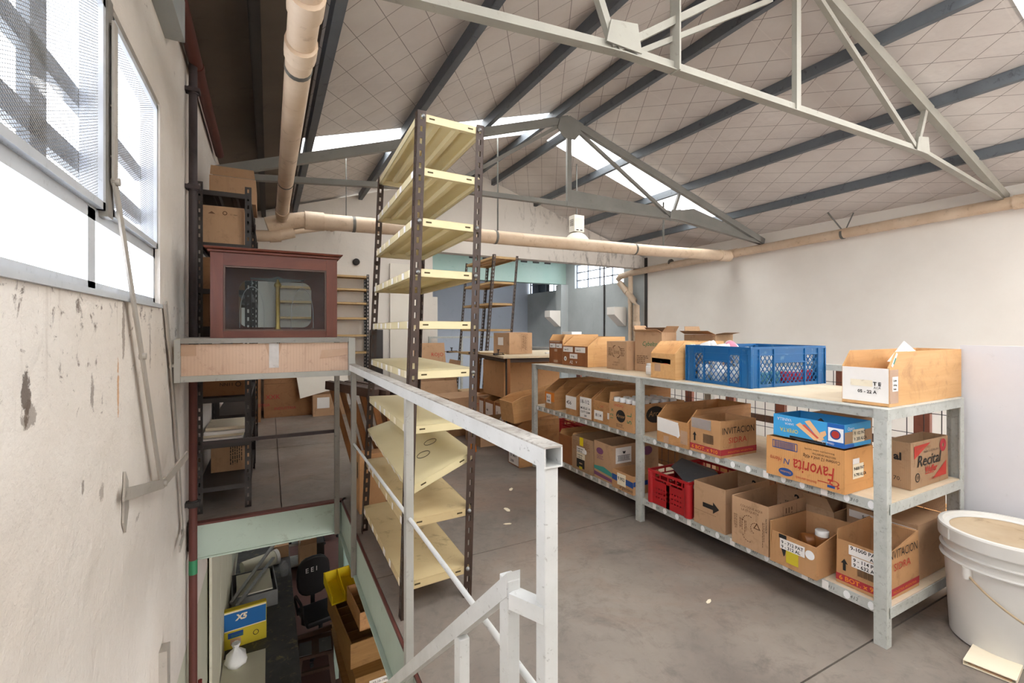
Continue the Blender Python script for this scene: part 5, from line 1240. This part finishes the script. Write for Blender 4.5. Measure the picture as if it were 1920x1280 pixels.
o, dm = carton('narrow carton standing on end behind the stair post', (.485, 2.90, 0), .12, .16, .36, 0, 'card_warm', (), None, closed=True)
prints(o, dm, [('r', 'front', .03, .2, .06, .3, 'ink')])
o, dm = carton('carton with dark label between the leaning frames and rack shelves', (.74, 3.2, .0), .3, .3, .62, 0, 'card', (), None, closed=True)
sticker(o, dm, 'side', .05, .5, .12, .57, 'ink', [('IF', .01, .02, .03)], ink='white_ink')

# things on the racks along the window wall
GR = 'boxes on the racks along the window wall'
def rb(lab, x, y, zz, w, d, h, m='card', sp=(), flaps=(), closed=True):
    o, dm = carton(lab, (x, y, zz + .001), w, d, h, 0, m, flaps, GR, closed=closed)
    if sp: prints(o, dm, list(sp))
rb('carton with small printed symbols on the upper shelf of the window wall rack', -.375, 3.40, 1.655, .35, .235, .235, 'card', [('p', 'side', [(.04, .185), (.06, .20), (.08, .185)], 'ink_soft'), ('ring', 'side', .13, .195, .008, .013, 'ink_soft'), ('t', 'side', '11 mm', .16, .185, .014, 'ink')])
rb('open carton on the very top of the window wall rack', -.35, 3.62, 1.976, .42, .27, .17, 'card', flaps=(('n', 30, .06),), closed=False)
rb('brown carton on the shelf behind the balance cabinet', -.375, 3.42, 1.131, .4, .2, .21, 'card_dark')
rb('dark carton on the shelf next above the cabinet base', -.375, 3.42, 1.371, .4, .24, .2, 'card_dark')
rb('carton printed NN11 on the rack shelf below the platform', -.375, 3.44, .701, .42, .25, .22, 'card_dark', [('t', 'side', 'NN11', .1, .06, .03, 'ink'), ('ring', 'side', .2, .07, .012, .016, 'ink')])
rb('slanted carton with striped print on the lowest rack shelf', -.345, 3.68, .156, .4, .22, .21, 'card', [('lines', 'side', .11, .17, .14, 6, .013, 'ink', 1)])
for i in range(4):
    b = MB(); b.box((0, 0, 0), (.22, .33, .02), 'paper_cream' if i % 2 else 'paper'); tag(b.build('paper_bundle', loc=(-.37 + .006 * i, 3.40 + .03 * (i % 2), .421 + .0212 * i), bevel=.003), 'bundle of old papers on the rack shelf, %s of the pile' % ('bottom', 'second', 'third', 'top')[i], 'papers', 'paper bundles on the rack')
for i in range(4):
    b = MB(); b.box((0, 0, 0), (.045, .28, .19 - .02 * (i % 2)), ('post_black', 'paper', 'purlin', 'card_dark')[i]); tag(b.build('folder', loc=(-.37 + .055 * i, 3.42, .951), bevel=.002), ('black', 'white', 'grey', 'brown')[i] + ' folder standing on the rack beside the cabinet', 'folder', 'folders on the rack')
rb('carton on the upper shelf of the farther window wall rack', -.37, 4.5, 1.656, .5, .25, .25)
rb('carton on the middle shelf of the farther window wall rack', -.37, 4.5, .701, .5, .24, .2)
rb('carton low down on the farther window wall rack', -.37, 4.5, .156, .5, .24, .2, 'card_warm')

# boxes on the floor behind the wire guard
GX = 'orange cartons on the floor behind the wire guard'
for i, (y, w, h, m) in enumerate(((1.0, .36, .22, 'card_orange'), (1.40, .34, .26, 'card'), (1.8, .38, .2, 'card_orange'), (2.25, .4, .24, 'card_warm'), (2.75, .36, .2, 'card_orange'))):
    carton('carton behind the wire guard, %s from the bucket end' % ('first', 'second', 'third', 'fourth', 'fifth')[i], (2.68, y, 0), w, .42, h, 0, m, (), GX, closed=True)
o = thing('slat_fence', 'row of brown wooden posts on a rail behind the wire guard', 'fence', (3.35, 0, 0))
b = MB(); b.box((-.02, .7, .42), (.0, 4.6, .47), 'dark_wood'); b.build('rail', o)
y = .8
while y < 4.6:
    b = MB(); b.box((.0, y, 0), (.03, y + .075, .86), 'dark_frame'); b.build('slat', o); y += .42
o = thing('low_pipes', 'two thick grey pipes lying on blocks beyond the wire guard', 'pipe', (0, 0, 0))
for zz in (.64, .80):
    b = MB(); b.tube([(3.5, 5.3, zz), (3.5, 7.1, zz)], .075, 'pipe_band', 16); b.build('pipe_run', o)
b = MB()
for y in (5.5, 6.9): b.box((3.41, y - .05, 0), (3.59, y + .05, .57), 'wall_far')
b.build('block', o)

# ------------------------------------------------------------------ the lower floor seen through the stair opening
o = thing('workbench', 'long black topped workbench on the lower floor against the wall', 'workbench', (0, 0, ZL))
b = MB(); b.box((-.38, 4.45, .72), (.255, 7.5, .75), 'bench_top'); b.build('bench_top', o, bevel=.003)
b = MB(); b.box((.2, 4.45, .66), (.25, 7.5, .719), 'red_dark'); b.build('front_rail', o)
for x, y in ((.2, 4.55), (-.35, 4.55), (.2, 7.4), (-.35, 7.4)): b = MB(); b.box((x - .03, y - .03, 0), (x + .03, y + .03, .66 if x > 0 else .719), 'red_dark'); b.build('leg', o)
zb = ZL + .751
b = MB(); b.box((-.38, 4.46, zb), (-.03, 5.1, zb + .012), 'cream'); tag(b.build('wood_board', loc=(0, 0, 0)), 'pale board lying on the near end of the workbench', 'board')
o, dm = carton('blue and yellow carton marked X5 on the workbench', (-.385, 5.26, zb), .06, .365, .37, 6, 'yellow_card', (), None, closed=True)
prints(o, dm, [('r', 'side', .0, .18, .36, .345, 'card_blue'), ('r', 'side', .0, .172, .36, .18, 'paper_cream'), ('r', 'side', .0, .345, .36, .36, 'paper_cream'), ('t', 'side', 'X5', .09, .265, .075, 'paper_cream', {'shear': .15, 'bold': .004, 'e': .0027}), ('t', 'side', 'Energia', .06, .11, .035, 'ink_green', {'e': .0027}), ('r', 'side', .03, .10, .16, .155, 'ink_blue'), ('r', 'side', .05, .03, .14, .09, 'card'), ('ring', 'side', .27, .09, .02, .026, 'ink')])
b = MB(); rn = random.Random(3)
pr = [(.0, 0), (.075, .005), (.09, .04), (.08, .09), (.045, .13), (.02, .15), (.03, .18), (.035, .2)]
b.lathe(pr, 'foam_white', n=22)
for i, v in enumerate(b.v): b.v[i] = (v[0] + rn.uniform(-.008, .008), v[1] + rn.uniform(-.008, .008), max(0, v[2] + rn.uniform(-.005, .005)))
tag(b.build('plastic_bag', loc=(-.27, 4.98, zb + .013)), 'knotted white plastic bag on the near end of the workbench', 'bag')
o = thing('machine_tray', 'dusty open machine case with a pale cover on the workbench', 'machine', (-.36, 5.85, zb), 4)
b = MB(); shell(b, .62, .45, .17, .01, 'steel', .17); b.build('case', o)
b = MB(); b.hexa([(.05, .04, .171), (.40, .04, .171), (.40, .5, .19), (.05, .5, .19)], [(.05, .04, .185), (.40, .04, .185), (.40, .5, .204), (.05, .5, .204)], 'cream'); b.build('cover_plate', o)
b = MB(); b.bar((.12, -.004, .02), (.3, -.004, .15), .004, .012, 'steel'); b.bar((.3, -.004, .02), (.12, -.004, .15), .004, .012, 'steel'); b.build('cross_brace', o)
for i, (p, q) in enumerate((((-.36, 5.75, zb + .20), (.10, 6.95, zb + .30)), ((-.30, 5.62, zb + .22), (.05, 6.6, zb + .22)))):
    b = MB(); b.bar(p, q, .035, .02, 'steel'); tag(b.build('steel_bar'), ('long' if i == 0 else 'short') + ' grey steel bar lying across the machine case', 'bar', 'steel bars on the machine case')
b = MB(); b.tube([(-.3, 6.75, zb + .09), (.06, 6.9, zb + .09)], .085, 'cream', 24); b.tube([(.06, 6.9, zb + .09), (.10, 6.917, zb + .09)], .095, 'white_plastic', 24); tag(b.build('white_drum'), 'cream cylinder lying at the far end of the workbench', 'drum')
o, dm = carton('brown carton at the far end of the workbench', (.06, 7.05, zb), .3, .18, .16, 0, 'card', (), None, closed=True)
b = MB(); b.lathe([(.0, 0), (.05, 0), (.05, .12), (.02, .15), (.02, .17)], 'clear_wrap', n=16); tag(b.build('clear_bottle', loc=(.17, 6.55, zb)), 'clear plastic bottle standing on the workbench', 'bottle')
GP_ = 'tall cream boards leaning on the lower wall'
for i in range(3):
    b = MB(); y = 4.2 + .72 * i; b.slab([(-.405, y, ZL + .004), (-.405, y + .70, ZL + .004), (-.405, y + .70, ZL + 2.25), (-.405, y, ZL + 2.25)], (.018, 0, 0), 'cream')
    tag(b.build('cream_board'), 'tall cream board against the lower wall, %s from the camera' % ('first', 'second', 'third')[i], 'board', GP_)
# office chair
o = thing('office_chair', 'black office chair with painted marks on its back beside the workbench', 'chair', (.55, 6.0, ZL), 12)
b = MB(); pr = []
for k in range(20):
    a = 2 * math.pi * k / 20; pr.append((.20 * math.copysign(abs(math.cos(a)) ** .7, math.cos(a)), .25, .80 + .24 * math.copysign(abs(math.sin(a)) ** .75, math.sin(a))))
b.slab(pr, (0, .06, .0), 'black_plastic'); bk = b.build('backrest', o, bevel=.018)
put = MB(); put_text(put, 'E E I', (-.10, .247, .86), (1, 0, 0), (0, 0, 1), .08, 'white_ink', bold=.001); put.build('painted_marks', bk)
b = MB(); b.box((-.22, -.22, .44), (.22, .20, .51), 'black_plastic'); b.build('seat', o, bevel=.025)
b = MB(); b.bar((0, .30, .3), (0, .32, .7), .05, .012, 'black_plastic', (0, 1, 0)); b.bar((0, .0, .43), (0, .31, .43), .05, .012, 'black_plastic'); b.build('back_bracket', o)
for s in (-1, 1):
    b = MB(); x = s * .25; b.tube([(x * .8, -.1, .44), (x, -.16, .5), (x, -.16, .66), (x, -.10, .69), (x, .12, .69), (x, .17, .64), (x * .85, .15, .44)], .016, 'black_plastic', 10); b.build('armrest', o)
def star(o, zt):
    b = MB(); b.tube([(0, 0, .1), (0, 0, zt)], .025, 'black_plastic', 12); b.build('gas_column', o)
    b = MB()
    for k in range(5):
        a = 2 * math.pi * k / 5 + .3; b.bar((0, 0, .10), (.28 * math.cos(a), .28 * math.sin(a), .075), .04, .025, 'black_plastic')
    b.build('star_base', o)
    for k in range(5):
        a = 2 * math.pi * k / 5 + .3; b = MB(); p = (.28 * math.cos(a), .28 * math.sin(a)); b.tube([(p[0] - .015, p[1], .028), (p[0] + .015, p[1], .028)], .027, 'black_plastic', 10); b.build('caster', o)
star(o, .439)
o = thing('office_chair', 'black swivel chair far off on the red lower floor', 'chair', (.86, 9.2, ZL), 40)
star(o, .439); b = MB(); b.box((-.22, -.22, .44), (.22, .22, .5), 'black_plastic'); b.build('seat', o, bevel=.02); b = MB(); b.box((-.2, .2, .6), (.2, .25, 1.0), 'black_plastic'); b.build('backrest', o, bevel=.02); b = MB(); b.bar((0, .2, .45), (0, .26, .7), .05, .012, 'black_plastic', (0, 1, 0)); b.build('back_bracket', o)
# stool
o = thing('wooden_stool', 'dark wooden stool with two worn grey pads beside the workbench', 'stool', (.43, 5.25, ZL), -4)
b = MB(); b.box((-.17, -.16, .53), (.17, .17, .56), 'stool_wood'); b.build('seat', o, bevel=.004)
for s in (-1, 1): b = MB(); b.box((s * .095 - .06, -.14, .5605), (s * .095 + .06, .08, .566), 'grey_sheet'); b.build('seat_pad', o)
b = MB(); b.bar((-.17, .16, .575), (.17, .16, .61), .02, .05, 'stool_wood'); b.build('backboard', o)
for sx in (-1, 1):
    for sy in (-1, 1): b = MB(); b.bar((sx * .19, sy * .18, 0), (sx * .14, sy * .13, .53), .04, .04, 'stool_wood'); b.build('leg', o)
for s in (-1, 1):
    b = MB(); b.bar((-.17, s * .16, .18), (.17, s * .16, .18), .03, .03, 'stool_wood'); b.build('stretcher', o)
# drawers and yellow bin
zt = ZL + .60
o = thing('side_table', 'mint legged table carrying the wooden drawers on the lower floor', 'table', (0, 0, ZL))
b = MB(); b.box((.60, 3.9, .56), (1.2, 5.5, .599), 'drawer_wood'); b.build('table_top', o)
for x, y in ((.66, 3.95), (1.17, 3.95), (.66, 5.45), (1.17, 5.45)): b = MB(); b.box((x - .025, y - .025, 0), (x + .025, y + .025, .559), 'beam_mint'); b.build('leg', o)
GD = 'wooden drawers on the lower table'
o = thing('wooden_tray', 'long open wooden drawer with compartments on the lower table', 'wooden tray', (.65, 4.35, zt + .207), 4.6, GD)
b = MB(); shell(b, 1.05, .42, .225, .012, 'drawer_wood'); b.build('body', o)
for k in range(6): b = MB(); b.box((.013, .15 * (k + 1), .013), (.407, .15 * (k + 1) + .006, .15), 'drawer_wood'); b.build('divider', o)
o = thing('wooden_tray', 'wooden drawer with a white label lying on the long drawer', 'wooden tray', (.755, 4.50, zt + .433), 4, GD)
b = MB(); shell(b, .55, .36, .17, .01, 'bin_wood'); b.build('body', o); sticker(o, (.55, .36, .17), 'side', .1, .06, .24, .13, 'paper')
for k in range(5): b = MB(); b.box((.011, .09 * (k + 1), .011), (.349, .09 * (k + 1) + .005, .10), 'drawer_wood'); b.build('divider', o)
o = thing('wooden_tray', 'wooden drawer front with a long paper label at the bottom of the picture', 'wooden tray', (.67, 4.22, zt), 2, GD)
b = MB(); b.box((0, 0, 0), (.46, .95, .205), 'drawer_wood'); b.build('body', o); sticker(o, (.95, .46, .205), 'side', .12, .08, .36, .14, 'paper', [('27-10-1998', .03, .02, .03)])
o = thing('yellow_tray', 'yellow plastic tray of compartments tilted behind the wooden drawers', 'tray', (.57, 5.05, zt + .435), 10)
b = MB(); b.hexa([(0, .0, .0), (.42, .0, .0), (.42, .28, .10), (0, .28, .10)], [(0, .0, .012), (.42, .0, .012), (.42, .28, .112), (0, .28, .112)], 'yellow_plastic'); b.build('base', o)
b = MB(); b.box((0, .28, .10), (.42, .29, .22), 'yellow_plastic'); b.build('back', o)
for k in range(4): b = MB(); x = .135 * k; b.slab([(x, .0, .012), (x, .28, .112), (x, .28, .22), (x, .0, .09)], (.008, 0, 0), 'yellow_plastic'); b.build('divider', o)
o = thing('mint_locker', 'mint green steel locker standing on the lower floor', 'locker', (.88, 6.5, ZL))
b = MB(); b.box((0, 0, .0), (.8, .5, 1.95), 'mint'); b.build('body', o); b = MB(); b.box((.01, -.012, .03), (.39, -.001, 1.92), 'mint'); b.build('door', o); b = MB(); b.box((.41, -.012, .03), (.79, -.001, 1.92), 'mint'); b.build('door', o)
o = small_rack('grey open shelf of black binders on the lower floor', -.3, 8.2, .9, .35, 1.9, [.08, .42, .80, 1.2, 1.6], 'shelf_paint', 'shelf_paint', None)
o.location.z = ZL
for i in range(7):
    b = MB(); b.box((0, 0, 0), (.075, .28, .29), 'black_plastic'); f = tag(b.build('binder', loc=(-.25 + .11 * i, 8.22, ZL + .801), bevel=.003), 'black ring binder on the lower floor shelf', 'binder', 'black binders on the lower shelf')
    b = MB(); b.box((.012, -.0015, .1), (.063, -.0005, .22), 'paper'); b.build('paper_label', f)
for i in range(3):
    b = MB(); b.box((0, 0, 0), (.34, .3, .09), 'black_plastic'); f = tag(b.build('file_box', loc=(-.02, 8.22, ZL + .421 + .092 * i), bevel=.003), 'black flat file box with a white label, %s of three' % ('lowest', 'middle', 'topmost')[i], 'file box', 'flat file boxes on the lower shelf')
    b = MB(); b.box((.06, -.0015, .03), (.28, -.0005, .07), 'paper'); b.build('paper_label', f)
o, dm = carton('torn carton on the lower floor behind the office chair', (.42, 7.9, ZL), .4, .25, .5, 0, 'card', (('n', 40, .15),), None)
b = MB(); b.bar((0, 0, .001), (0, .9, .001), .3, .002, 'wall_low') if 0 else b.box((0, 0, 0), (.2, .3, .32), 'matt_black'); tag(b.build('black_case', loc=(.62, 8.3, ZL), bevel=.01), 'black case lying on the red lower floor', 'case')

# ------------------------------------------------------------------ daylight and camera
w = bpy.data.worlds.new('World'); SC.world = w; w.use_nodes = True
bg = w.node_tree.nodes['Background']; bg.inputs[0].default_value = (1., .99, .975, 1); bg.inputs[1].default_value = 9.5
cam = bpy.data.cameras.new('Camera'); co = bpy.data.objects.new('Camera', cam); COL.objects.link(co)
co.location = (0, 0, 1.12); co.rotation_euler = (R(90), 0, R(-27.8))
cam.sensor_width = 36.; cam.lens = 864 / 1920 * 36; cam.shift_y = -22 / 1920; cam.clip_start = .02; cam.clip_end = 100
SC.camera = co
SC.view_settings.view_transform = 'Standard'; SC.view_settings.look = 'None'; SC.view_settings.gamma = 1.
SC.view_settings.use_curve_mapping = False; SC.view_settings.exposure = 0.
SC.cycles.use_denoising = True; SC.cycles.max_bounces = 10; SC.cycles.diffuse_bounces = 6; SC.cycles.transparent_max_bounces = 24
SC.cycles.sample_clamp_indirect = 8.
